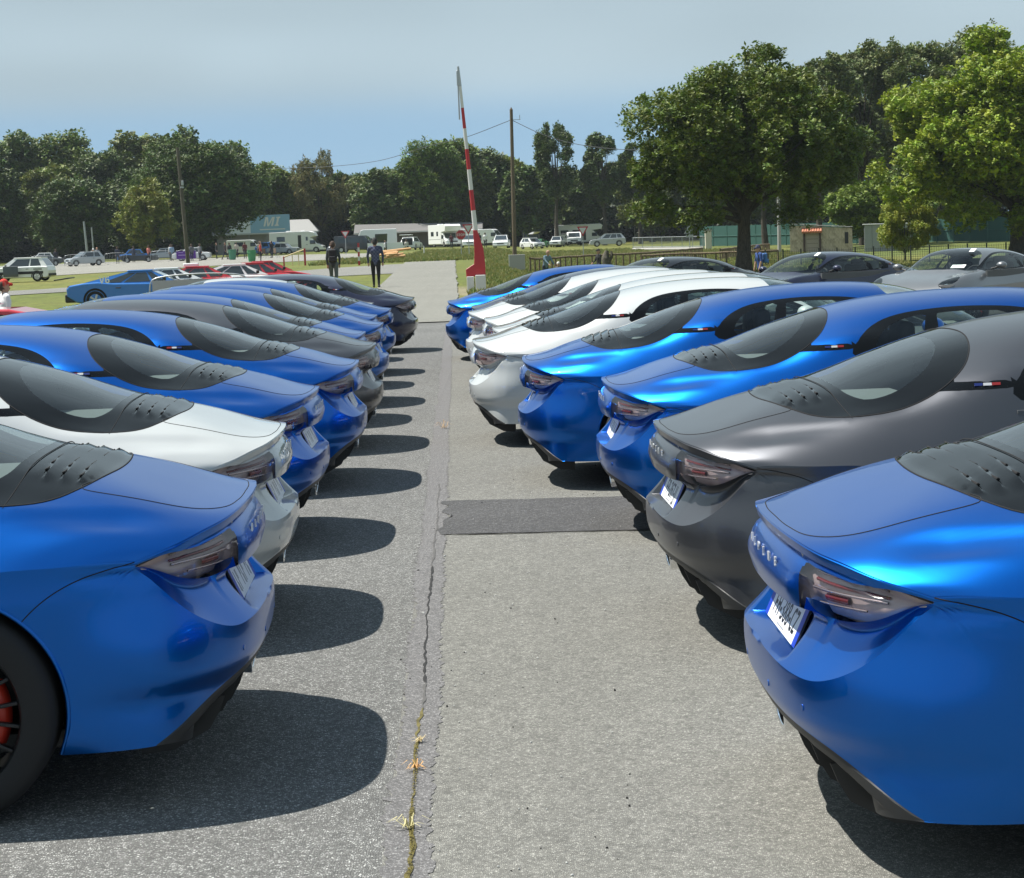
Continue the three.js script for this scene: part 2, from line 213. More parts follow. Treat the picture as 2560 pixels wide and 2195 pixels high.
// ---------- sports coupe: rear at x = 0, nose at x = 4.18, y up, symmetric in z ----------
const CAR = (() => {
  const qs = [0, .3, .5, .62, .75, .88, 1];
  const rows = [
    [.05, .823, .821, .815, .80, .775, .73, .66], [.20, .850, .848, .843, .834, .808, .77, .70], [.323, .890, .888, .882, .869, .838, .79, .732],
    [.50, .945, .943, .928, .908, .872, .825, .735], [.70, 1.0, .992, .968, .94, .908, .86, .735], [.90, 1.07, 1.06, 1.03, 1.0, .95, .885, .727],
    [1.07, 1.127, 1.117, 1.09, 1.06, 1.016, .925, .72], [1.30, 1.19, 1.18, 1.155, 1.125, 1.077, .98, .712], [1.6, 1.238, 1.228, 1.2, 1.16, 1.08, .95, .70],
    [2.0, 1.262, 1.25, 1.215, 1.165, 1.07, .93, .69], [2.4, 1.25, 1.238, 1.2, 1.14, 1.04, .91, .68], [2.7, 1.19, 1.178, 1.135, 1.07, .98, .895, .68],
    [3.0, 1.045, 1.035, 1.0, .95, .905, .875, .68], [3.2, .925, .92, .905, .89, .885, .865, .68], [3.4, .865, .862, .855, .855, .865, .845, .67],
    [3.7, .80, .80, .795, .80, .80, .765, .63], [3.9, .735, .735, .73, .725, .71, .68, .585], [4.05, .66, .66, .655, .645, .63, .61, .56], [4.18, .57, .57, .565, .56, .55, .54, .53]];
  const xsT = rows.map(r => r[0]);
  const Yj = qs.map((_, j) => spl(xsT, rows.map(r => r[j + 1])));
  const W = spl([.1, .323, .45, .6, .75, .9, 1.1, 1.4, 1.8, 2.4, 3.0, 3.3, 3.5, 3.7, 3.86, 4.0], [.66, .765, .815, .85, .872, .884, .886, .876, .866, .866, .878, .886, .876, .84, .77, .68]);
  const qm = [-.5, -.3, ...qs];
  function H0(X, q) { const y = Yj.map(f => f(X)); return spl(qm, [y[2], y[1], ...y])(q); }
  const Xlip = spl([-.2, 0, .2, .405, .52, .6, .68, .73, .765], [.046, .041, .046, .069, .105, .15, .21, .265, .323]);
  const Ylip = spl([-.2, 0, .2, .405, .52, .6, .68, .73, .765], [.825, .826, .825, .816, .802, .788, .766, .75, .732]);
  const Xnose = spl([-.2, 0, .2, .4, .6, .7, .77], [4.17, 4.18, 4.17, 4.13, 4.05, 3.96, 3.86]);
  const Ynose = spl([-.2, 0, .2, .4, .6, .7, .77], [.57, .57, .57, .572, .58, .59, .60]);
  const out = {};
  // outlines in plan (x, |z|) or in elevation (x, y)
  const sym = a => [...a, ...a.slice(1, -1).reverse().map(p => [p[0], -p[1]])];
  const panel = smoothPts(sym([[.45, 0], [.457, .2], [.48, .38], [.512, .494], [.58, .60], [.70, .69], [.85, .718], [1.0, .708], [1.08, .68], [1.15, .615], [1.205, .5], [1.24, .35], [1.26, .18], [1.265, 0]]), 120, true);
  const clear = smoothPts(sym([[.705, 0], [.712, .3], [.735, .48], [.79, .575], [.90, .59], [1.02, .525], [1.10, .38], [1.14, .2], [1.15, 0]]), 90, true);
  const wind = smoothPts(sym([[2.40, 0], [2.41, .3], [2.46, .47], [2.75, .585], [2.96, .665], [3.06, .62], [3.14, .35], [3.17, 0]]), 90, true);
  const sideOut = smoothPts([[1.29, .975], [1.36, 1.06], [1.45, 1.115], [1.565, 1.152], [1.81, 1.18], [2.05, 1.182], [2.25, 1.165], [2.5, 1.10], [2.75, 1.0], [2.9, .925], [2.85, .90], [2.4, .90], [2.0, .91], [1.6, .925], [1.4, .935], [1.32, .945]], 90, true);
  const sideIn = smoothPts([[1.42, .985], [1.47, 1.07], [1.60, 1.13], [1.81, 1.155], [2.05, 1.158], [2.25, 1.14], [2.5, 1.075], [2.7, .99], [2.8, .94], [2.6, .925], [2.0, .93], [1.6, .945], [1.46, .952]], 90, true);
  const trunk = smoothPts(sym([[.066, 0], [.071, .2], [.098, .35], [.17, .435], [.3, .485], [.509, .494], [.48, .38], [.457, .2], [.45, 0]]), 110, true);
  const head = smoothPts([[3.55, .70], [3.66, .745], [3.80, .72], [3.92, .66], [3.93, .56], [3.84, .52], [3.68, .58]], 50, true);
  const Yd = spl([-.2, 0, .2, .35, .5, .62, .74, .80], [.35, .356, .352, .345, .322, .282, .205, .13]);
  const lampT = (e, z) => e - .048 + .042 * ss(.58, .765, z);
  const lampB = spl([.42, .45, .48, .55, .65, .70, .74, .765], [.73, .690, .670, .655, .660, .680, .708, .723]);
  const shut = spl([.30, .323, .4, .5, .58, .638, .70], [.735, .730, .715, .685, .64, .588, .51]);
  const AX = [.884, 3.303], AY = .322, AR = .358;
  function build(res) {
    const N = (n) => Math.max(3, Math.round(n * res));
    // sample positions along the car for the top patch (corner to corner)
    const segs = [[.323, .44, N(7)], [.44, .74, N(46)], [.74, 1.32, N(26)], [1.32, 3.2, N(44)], [3.2, 3.86, N(20)]];
    const xg = [.323]; for (const [a, b, n] of segs) for (let i = 1; i <= n; i++) xg.push(a + (b - a) * i / n);
    const nq = N(54), qg = []; for (let j = 0; j <= nq; j++) { const t = j / nq; qg.push(t < .0 ? t : (t * .86 + .14 * (1 - (1 - t) * (1 - t)))); }
    const at = (arr, t) => { const i = clamp(Math.floor(t), 0, arr.length - 2); return lerp(arr[i], arr[i + 1], t - i); };
    const louv = (X, Z) => {
      if (sdPoly(panel, X, Z) > -.02) return 0;
      const k = (X - .478) / .052; if (k < 0 || k > 4) return 0;
      const fr = k - Math.floor(k), az = Math.abs(Z);
      return .0105 * (fr < .84 ? fr / .84 : (1 - fr) / .16) * ss(.50, .40, az) * (k > 3 ? 1 - (k - 3) * .6 : 1);
    };
    const dart = (X, Z) => {
      const a = ss(.20, .40, X) * (1 - ss(.85, 1.15, X)); if (!a) return 0;
      const zc = .595 + .20 * ss(.2, .95, X), d = Z - zc;
      return -.014 * a * ss(-.05, .012, d) * (1 - ss(.03, .10 + .07 * ss(.3, .9, X), d));
    };
    const top = (ti, tj) => {
      const xc = at(xg, ti), q = at(qg, tj);
      const fr = 1 - ss(.323, 1.0, xc), ff = ss(3.1, 3.86, xc);
      const w = W(xc), Z = q * w;
      const zr = q * .765, zf = q * .77;
      const X = xc - (.323 - Xlip(zr)) * fr + (Xnose(zf) - 3.86) * ff;
      const edgeR = clamp((xc - .323) / .16, 0, 1), edgeF = clamp((3.86 - xc) / .2, 0, 1);
      let Y = H0(X, q);
      if (edgeR < 1) Y += (Ylip(zr) - H0(Xlip(zr), q)) * (1 - edgeR) ** 2;
      if (edgeF < 1) Y += (Ynose(zf) - H0(Xnose(zf), q)) * (1 - edgeF) ** 2;
      Y += louv(X, Z) + dart(X, Z);
      return [X, Y, Z];
    };
    const nx = xg.length - 1;
    // perimeter: lip (centre to corner), side, nose (corner to centre)
    const per = []; const nl = N(66), nn = N(22);
    for (let i = 0; i < nq; i++) per.push([0, i]);
    for (let i = 0; i <= nx; i++) per.push([i, nq]);
    for (let i = nq - 1; i >= 0; i--) per.push([nx, i]);
    const E = per.map(([i, j]) => top(i, j));
    const NP = per.length, nrm = E.map((e, i) => {
      const a = E[Math.max(0, i - 2)], b = E[Math.min(NP - 1, i + 2)]; let tx = b[0] - a[0], tz = b[2] - a[2];
      if (i === 0 || i === NP - 1) tx = 0; const l = Math.hypot(tx, tz) || 1; return [-tz / l, tx / l];
    });
    nrm[0] = [-1, 0]; nrm[NP - 1] = [1, 0];
    const lipBand = pw([0, .003, .007, .030, .035, .046, .056, .075, .1], [-.005, -.001, 0, -.007, -.019, -.018, -.004, .006, .008]);
    const baseR = spl([.12, .15, .2, .25, .30, .34, .37, .41, .45, .50, .60, .66, .70, .9], [-.16, -.12, -.07, -.035, -.008, .012, .03, .040, .042, .036, .008, 0, 0, 0]);
    const crease = spl([0, .3, .45, .52, .62, .70, .765], [.50, .492, .486, .488, .525, .60, .715]);
    const offRear = (z, Y, ye) => {
      let o = (ye - Y < .1 ? lipBand(ye - Y) : .008 * ss(.4, .66, Y)) * (1 - .55 * ss(.62, .765, z));
      const corner = ss(.45, .74, z);
      let b = baseR(Y); if (b < 0) b *= 1 - corner; b += corner * .02 * ss(.46, .22, Y);
      o += b;
      o += .017 * Math.exp(-(((Y - .695) / .04) ** 2)) * (1 - ss(.35, .425, z));
      const yc = crease(z), yt = z > .45 ? lampB(z) - .004 : .652, u = (Y - yc) / Math.max(.008, yt - yc);
      if (u > 0 && u < 1) o -= .42 * Math.max(0, yt - yc) * (u < .74 ? 1 - Math.pow(1 - u / .74, 1.5) : 1 - ((u - .74) / .26) ** 2);
      const pin = (1 - ss(.305, .33, z)) * (1 - ss(.632, .640, Y)) * ss(.497, .508, Y);
      if (pin > 0) o = lerp(o, Math.min(o, .041 - (.070 + (Y - .505) * .45)), pin);
      o -= .0 * ss(.60, .74, z) * (Y > .365 ? Math.exp(-(((Y - .365) / .035) ** 2)) : 1 - ss(0, .008, .365 - Y)) * 0.8;
      const d = Yd(z) - Y;
      if (d > 0) o += .003 * ss(0, .004, d) - (.085 * (1 - ss(.5, .72, z))) * ss(.034, .046, d);
      return o;
    };
    const sideP = spl([.15, .19, .3, .4, .5, .62, .72], [-.05, -.03, -.008, 0, .003, .004, 0]);
    const offSide = (X, Y, ye) => { const dw = ss(1.2, 1.6, X) * (1 - ss(2.6, 3.0, X)); let o = Y > ye - .1 ? lerp(0, sideP(Y), (ye - Y) / .1) : sideP(Y); return o - dw * .035 * Math.exp(-(((Y - .47) / .12) ** 2)); };
    const frontP = spl([.12, .18, .25, .35, .45, .60], [-.12, -.06, -.01, .02, .018, 0]);
    const cnt = [5, 4, 14, 22, 18, 21].map(n => N(n)), cum = [0]; for (const c of cnt) cum.push(cum[cum.length - 1] + c);
    const nr = cum[6], botY = i => { const [x, , z] = E[i]; const rear = 1 - ss(.24, .5, x); return lerp(.185, lerp(.15, .19, ss(.5, .75, z)), rear) - (x > 3.7 ? .0 : 0); };
    const zE = ti => { const i = clamp(Math.floor(ti), 0, NP - 2); return lerp(E[i][2], E[i + 1][2], ti - i); };
    // heights of the feature rows in a column: edge, lip, lamp top, lamp foot, crease, diffuser, bottom
    const marks = E.map((e, i) => {
      const by = botY(i), z = i <= nq ? e[2] : .765, wr = i <= nq ? 1 - ss(.30, .56, e[0]) : (1 - ss(.30, .56, e[0]));
      const b = [e[1], e[1] - .030 * (1 - .7 * ss(.6, .765, z)), z < .418 ? e[1] - .05 : lampT(e[1], z), z > .45 ? lampB(z) - .004 : .652, crease(z), Yd(z), by];
      for (let k = 1; k < 6; k++) b[k] = Math.max(by + .002 * (6 - k), Math.min(b[k], b[k - 1] - .002));
      return b.map((v, k) => lerp(lerp(e[1], by, cum[k] / nr), v, wr));
    });
    const shell = (ti, tj) => {
      const i = clamp(Math.floor(ti), 0, NP - 2), f = ti - i, e0 = E[i], e1 = E[i + 1];
      const ex = lerp(e0[0], e1[0], f), ey = lerp(e0[1], e1[1], f), ez = lerp(e0[2], e1[2], f);
      let n0 = lerp(nrm[i][0], nrm[i + 1][0], f), n1 = lerp(nrm[i][1], nrm[i + 1][1], f); const l = Math.hypot(n0, n1) || 1; n0 /= l; n1 /= l;
      let mk = 0; while (mk < 5 && tj > cum[mk + 1]) mk++; const mt = (tj - cum[mk]) / cnt[mk], Y = lerp(lerp(marks[i][mk], marks[i][mk + 1], mt), lerp(marks[i + 1][mk], marks[i + 1][mk + 1], mt), f);
      let o;
      const wr = 1 - ss(.30, .56, ex), wf = ss(3.72, 3.95, ex), rearSeg = ti <= nq, z = Math.abs(ez);
      if (wr > 0) { const zz = rearSeg ? z : .765; o = lerp(offSide(ex, Y, ey), offRear(Math.min(zz, .765), Y, ey), wr); } else o = offSide(ex, Y, ey);
      if (wf > 0) o = lerp(o, Y > ey - .1 ? lerp(0, frontP(Y), (ey - Y) / .1) : frontP(Y), wf);
      return [ex + n0 * o, Y, Math.max(0, ez + n1 * o)];
    };
    // a grid with its vertices nudged onto the zero lines of the given fields
    function grid(fn, ni, nj, fields) {
      const P = [], idx = (i, j) => i * (nj + 1) + j;
      for (let i = 0; i <= ni; i++) for (let j = 0; j <= nj; j++) P.push(fn(i, j));
      const F = fields.map(fd => P.map((p, a) => fd(p, Math.floor(a / (nj + 1)), a % (nj + 1))));
      const Q = P.slice();
      const moved = new Uint8Array(P.length);
      for (let k = 0; k < fields.length; k++) for (let i = 0; i <= ni; i++) for (let j = 0; j <= nj; j++) {
        const a = idx(i, j); if (moved[a]) continue; const f0 = F[k][a];
        if (Math.abs(f0) > .06) continue;
        const di = (F[k][idx(Math.min(ni, i + 1), j)] - F[k][idx(Math.max(0, i - 1), j)]) / 2, dj = (F[k][idx(i, Math.min(nj, j + 1))] - F[k][idx(i, Math.max(0, j - 1))]) / 2;
        const canI = i > 0 && i < ni, canJ = j > 0 && j < nj;
        let s; if (canI && (Math.abs(di) >= Math.abs(dj) || !canJ)) { s = -f0 / di; if (Math.abs(s) <= .55) { Q[a] = fn(i + s, j); moved[a] = 1; } }
        else if (canJ) { s = -f0 / dj; if (Math.abs(s) <= .55) { Q[a] = fn(i, j + s); moved[a] = 1; } }
      }
      const tri = [];
      for (let i = 0; i < ni; i++) for (let j = 0; j < nj; j++) {
        const a = idx(i, j), b = idx(i + 1, j), c = idx(i + 1, j + 1), d = idx(i, j + 1);
        const dist = (u, v) => (Q[u][0] - Q[v][0]) ** 2 + (Q[u][1] - Q[v][1]) ** 2 + (Q[u][2] - Q[v][2]) ** 2;
        let flip = false; // cut the quad along a field line when its corners lie on one
        if (moved[a] && moved[c] && !(moved[b] && moved[d])) flip = false; else if (moved[b] && moved[d] && !(moved[a] && moved[c])) flip = true; else flip = dist(b, d) < dist(a, c);
        if (flip) tri.push([a, b, d, i, j], [b, c, d, i, j]); else tri.push([a, b, c, i, j], [a, c, d, i, j]);
      }
      return { Q, tri };
    }
    const onSide = p => p[2] > .6;
    const fArch = p => onSide(p) ? Math.min(...AX.map(x => Math.hypot(p[0] - x, p[1] - AY))) - AR : 1;
    const fLampI = (p, i, j) => i <= nq && j >= cum[2] && j <= cum[3] ? zE(i) - .418 : 1;
    const fDiff = p => p[0] > .5 ? 1 : p[1] - Yd(Math.min(p[2], .8));
    const fBump = p => p[0] > .66 || p[0] < .3 || p[1] < .4 ? 1 : p[1] - shut(p[0]);
    const fSide = p => p[2] > .35 ? sdPoly(sideOut, p[0], p[1]) : 1;
    const fSideIn = p => p[2] > .35 ? Math.max(sdPoly(sideIn, p[0], p[1]), .035 - Math.abs(p[0] - 1.72 - (p[1] - 1) * .2)) : 1;
    const fPanel = p => sdPoly(panel, p[0], p[2]), fClear = p => sdPoly(clear, p[0], p[2]), fWind = p => sdPoly(wind, p[0], p[2]);
    const fTrunk = p => p[0] < .7 ? sdPoly(trunk, p[0], p[2]) : 1, fHead = p => p[0] > 3.4 ? sdPoly(head, p[0], p[2]) : 1;
    const fStrip = p => p[0] > 1.0 && p[0] < 1.36 && p[2] > .6 ? Math.abs(p[1] - (1.0 + (p[0] - 1.07) * .03)) - .015 : 1;
    const gT = grid(top, nx, nq, [fClear, fPanel, fSide, fSideIn, fWind, fStrip, fTrunk, fHead]);
    const gS = grid(shell, NP - 1, nr, [fArch, fLampI, fBump]);
    // classify
    const cls = { body: [], trunk_lid: [], rear_bumper: [], tail_lamp: [], diffuser: [], rear_deck_panel: [], rear_window: [], windscreen: [], side_window: [], window_trim: [], headlight: [], pillar_strip: [] };
    const V = [], T = [], C = [];
    const key = new Map();
    const vid = p => { const k = Math.round(p[0] * 2e4) + '_' + Math.round(p[1] * 2e4) + '_' + Math.round(p[2] * 2e4); let v = key.get(k); if (v === undefined) { v = V.length; V.push(p); key.set(k, v); } return v; };
    const add = (g, classify, flip) => { for (const t of g.tri) { const a = g.Q[t[0]], b = g.Q[t[1]], c = g.Q[t[2]]; const m = [(a[0] + b[0] + c[0]) / 3, (a[1] + b[1] + c[1]) / 3, (a[2] + b[2] + c[2]) / 3]; const cl = classify(m, t[3] + .5, t[4] + .5); const A = vid(a), B = vid(b), D = vid(c); if (A === B || B === D || A === D) continue; T.push(flip ? [A, D, B] : [A, B, D]); C.push(cl); } };
    add(gT, m => fClear(m) < 0 ? 'rear_window' : fPanel(m) < 0 ? 'rear_deck_panel' : fSideIn(m) < 0 ? 'side_window' : fSide(m) < 0 ? 'window_trim' : fWind(m) < 0 ? 'windscreen' : fStrip(m) < 0 ? 'pillar_strip' : fTrunk(m) < 0 ? 'trunk_lid' : fHead(m) < 0 ? 'headlight' : 'body', true);
    add(gS, (m, i, j) => fArch(m) < -.002 ? null : (i < nq && j > cum[2] && j < cum[3] && m[2] > .412) ? 'tail_lamp' : (i < nq && j > cum[5] && Yd(zE(i)) > .195) ? 'diffuser' : (m[0] < .3 || fBump(m) < 0 && m[0] < .66) ? 'rear_bumper' : 'body', false);
    // normals with creases
    const fn = T.map(t => { const [a, b, c] = t.map(k => V[k]); const ux = b[0] - a[0], uy = b[1] - a[1], uz = b[2] - a[2], vx = c[0] - a[0], vy = c[1] - a[1], vz = c[2] - a[2]; const n = [uy * vz - uz * vy, uz * vx - ux * vz, ux * vy - uy * vx]; const l = Math.hypot(...n) || 1e-12; return [n[0], n[1], n[2], n[0] / l, n[1] / l, n[2] / l]; });
    const inc = V.map(() => []); T.forEach((t, i) => t.forEach(k => inc[k].push(i)));
    const cosC = Math.cos(33 * Math.PI / 180);
    const nOf = (k, ti) => { let x = 0, y = 0, z = 0; const f = fn[ti]; for (const o of inc[k]) { const g = fn[o]; if (f[3] * g[3] + f[4] * g[4] + f[5] * g[5] > cosC) { x += g[0]; y += g[1]; z += g[2]; } } if (V[k][2] < 1e-5) z = 0; const l = Math.hypot(x, y, z) || 1; return [x / l, y / l, z / l]; };
    const geos = {};
    for (const c of Object.keys(cls)) {
      const pos = [], nor = [], sideOf = [];
      const two = ['tail_lamp', 'side_window', 'window_trim', 'headlight', 'pillar_strip'].includes(c);
      for (let i = 0; i < T.length; i++) if (C[i] === c) {
        const t = T[i]; for (const k of t) { pos.push(...V[k]); nor.push(...nOf(k, i)); }
      }
      const mp = [], mn = []; for (let i = 0; i < pos.length; i += 9) for (const k of [0, 2, 1]) { const o = i + k * 3; mp.push(pos[o], pos[o + 1], -pos[o + 2]); mn.push(nor[o], nor[o + 1], -nor[o + 2]); }
      const mk = (p, n) => { const g = new THREE.BufferGeometry(); g.setAttribute('position', new THREE.Float32BufferAttribute(p, 3)); g.setAttribute('normal', new THREE.Float32BufferAttribute(n, 3)); const uv = new Float32Array(p.length / 3 * 2); for (let i = 0; i < p.length / 3; i++) { uv[i * 2] = p[i * 3]; uv[i * 2 + 1] = p[i * 3 + 2] + p[i * 3 + 1]; } g.setAttribute('uv', new THREE.BufferAttribute(uv, 2)); return mergeVertices(g, 1e-6); };
      if (!pos.length) continue;
      geos[c] = two ? [mk(pos, nor), mk(mp, mn)] : [mk(pos.concat(mp), nor.concat(mn))];
    }
    const topXZ = (X, Z) => { // height of the top at plan position
      const q = clamp(Math.abs(Z) / W(Math.max(.323, X)), 0, 1); return H0(X, q) + louv(X, Z) + dart(X, Math.abs(Z));
    };
    return { geos, top, shell, topXZ, E, nrm, NP, nq, nx, xg, nr, qg };
  }
  return { build, H0, W, Xlip, Ylip, shut, panel, clear, trunk, sideOut, AX, AY, AR, Yd };
})();
// ---------- materials ----------
const M = {
  blue: phy([.0008, .118, .50], .32, { metalness: .94, clearcoat: .42, clearcoatRoughness: .015 }),
  white: phy([.44, .46, .455], .45, { metalness: 0, clearcoat: 1, clearcoatRoughness: .03 }),
  grey: phy([.085, .089, .10], .38, { metalness: .8, clearcoat: .4, clearcoatRoughness: .03 }),
  silver: phy([.17, .175, .18], .36, { metalness: .6, clearcoat: 1, clearcoatRoughness: .03 }),
  navy: phy([.008, .010, .035], .4, { metalness: .4, clearcoat: 1, clearcoatRoughness: .03 }),
  black: phy([.008, .008, .010], .4, { metalness: .2, clearcoat: 1, clearcoatRoughness: .03 }),
  gloss: phy([.006, .007, .008], .04, { ior: 1.25 }),
  satin: std([.018, .019, .02], .48),
  gap: std([.004, .004, .005], .9),
  rubber: std([.012, .012, .013], .82),
  rim: std([.03, .031, .033], .38, { metalness: .7 }),
  steel: std([.45, .46, .48], .3, { metalness: 1 }),
  chrome: std([.8, .81, .83], .12, { metalness: 1 }), letter: std([.70, .71, .72], .3, { metalness: .5 }),
  caliper: std([.45, .03, .015], .4),
  glass: phy([.80, .90, .87], .01, { transmission: 1, thickness: 0, ior: 1.6 }),
  lightGlass: phy([.86, .93, .91], .02, { transmission: 1, thickness: 0, ior: 1.5 }),
  lens: phy([.88, .80, .80], .03, { transmission: 1, thickness: 0, ior: 1.5 }),
  liner: std([.11, .115, .115], .9), bulk: std([.42, .45, .44], .8),
  cloth: std([.02, .02, .022], .85),
  dash: std([.035, .036, .038], .7),
  lampBack: std([.42, .40, .40], .4, { metalness: .3 }),
  lampRed: phy([.13, .014, .016], .15, { clearcoat: 1 }),
  lampSilver: std([.6, .58, .58], .2, { metalness: .9 }),
  plateBack: std([.02, .02, .02], .6),
  paper: std([.8, .8, .78], .8),
};
M.glass.side = M.lightGlass.side = M.lens.side = THREE.DoubleSide;
const font = await new FontLoader().loadAsync('fonts/droid/droid_sans_bold.typeface.json');
function plateTexture(text) {
  const c = document.createElement('canvas'); c.width = 520; c.height = 110; const x = c.getContext('2d');
  x.fillStyle = '#e8eaec'; x.fillRect(0, 0, 520, 110);
  x.fillStyle = '#1d3fb0'; x.fillRect(0, 0, 46, 110); x.fillRect(474, 0, 46, 110);
  x.fillStyle = '#101114';
  if (text) { x.font = 'bold 92px sans-serif'; x.textAlign = 'center'; x.textBaseline = 'middle'; x.save(); x.translate(260, 52); x.scale(.84, 1.0); x.fillText(text, 0, 4); x.restore(); x.fillStyle = '#8b8d90'; x.fillRect(200, 99, 120, 4); }
  else for (let i = 0; i < 9; i++) if (i !== 2 && i !== 6) { x.fillRect(70 + i * 43, 20, 10, 70); x.fillRect(86 + i * 43, i % 2 ? 20 : 60, 9, 34); }
  const t = new THREE.CanvasTexture(c); t.colorSpace = THREE.SRGBColorSpace; t.anisotropy = 8; return t;
}
const plateMat = t => phy([1, 1, 1], .35, { map: plateTexture(t) });
const blankPlate = plateMat('');
// wheel: axle along z, outer face towards +z
function wheelGeos(lo) {
  const n = lo ? 28 : 56;
  const tyre = new THREE.LatheGeometry([[.232, -.11], [.262, -.122], [.30, -.118], [.318, -.10], [.325, -.07], [.326, 0], [.325, .07], [.318, .10], [.30, .118], [.262, .122], [.236, .112]].map(p => new THREE.Vector2(...p)), n).rotateX(Math.PI / 2);
  const barrel = new THREE.LatheGeometry([[.215, -.10], [.22, .05], [.228, .10], [.240, .114], [.243, .108], [.236, .112]].map(p => new THREE.Vector2(...p)), n).rotateX(Math.PI / 2);
  const sp = []; const ns = 10;
  for (let i = 0; i < ns; i++) for (const d of [-.1, .1]) {
    const a = i * 2 * Math.PI / ns + d * .9, b = i * 2 * Math.PI / ns + d * 1.5;
    const p0 = V3(.05 * Math.cos(a), .05 * Math.sin(a), .085), p1 = V3(.228 * Math.cos(b), .228 * Math.sin(b), .098);
    const g = new RoundedBoxGeometry(p0.distanceTo(p1), .011, .022, 1, .003); g.rotateZ(Math.atan2(p1.y - p0.y, p1.x - p0.x)); const m = p0.clone().add(p1).multiplyScalar(.5); g.translate(m.x, m.y, m.z); sp.push(g);
  }
  const hub = cyl(.062, .055, .03, 20).rotateX(Math.PI / 2).translate(0, 0, .09);
  const disc = cyl(.16, .16, .02, 28).rotateX(Math.PI / 2).translate(0, 0, .02);
  const cal = new THREE.TorusGeometry(.165, .032, 6, 10, 1.0).scale(1, 1, 1.1).translate(0, 0, .04).rotateZ(-.5);
  return { tyre, rim: mergeGeometries([barrel, ...sp, hub].map(prep)), disc, cal };
}
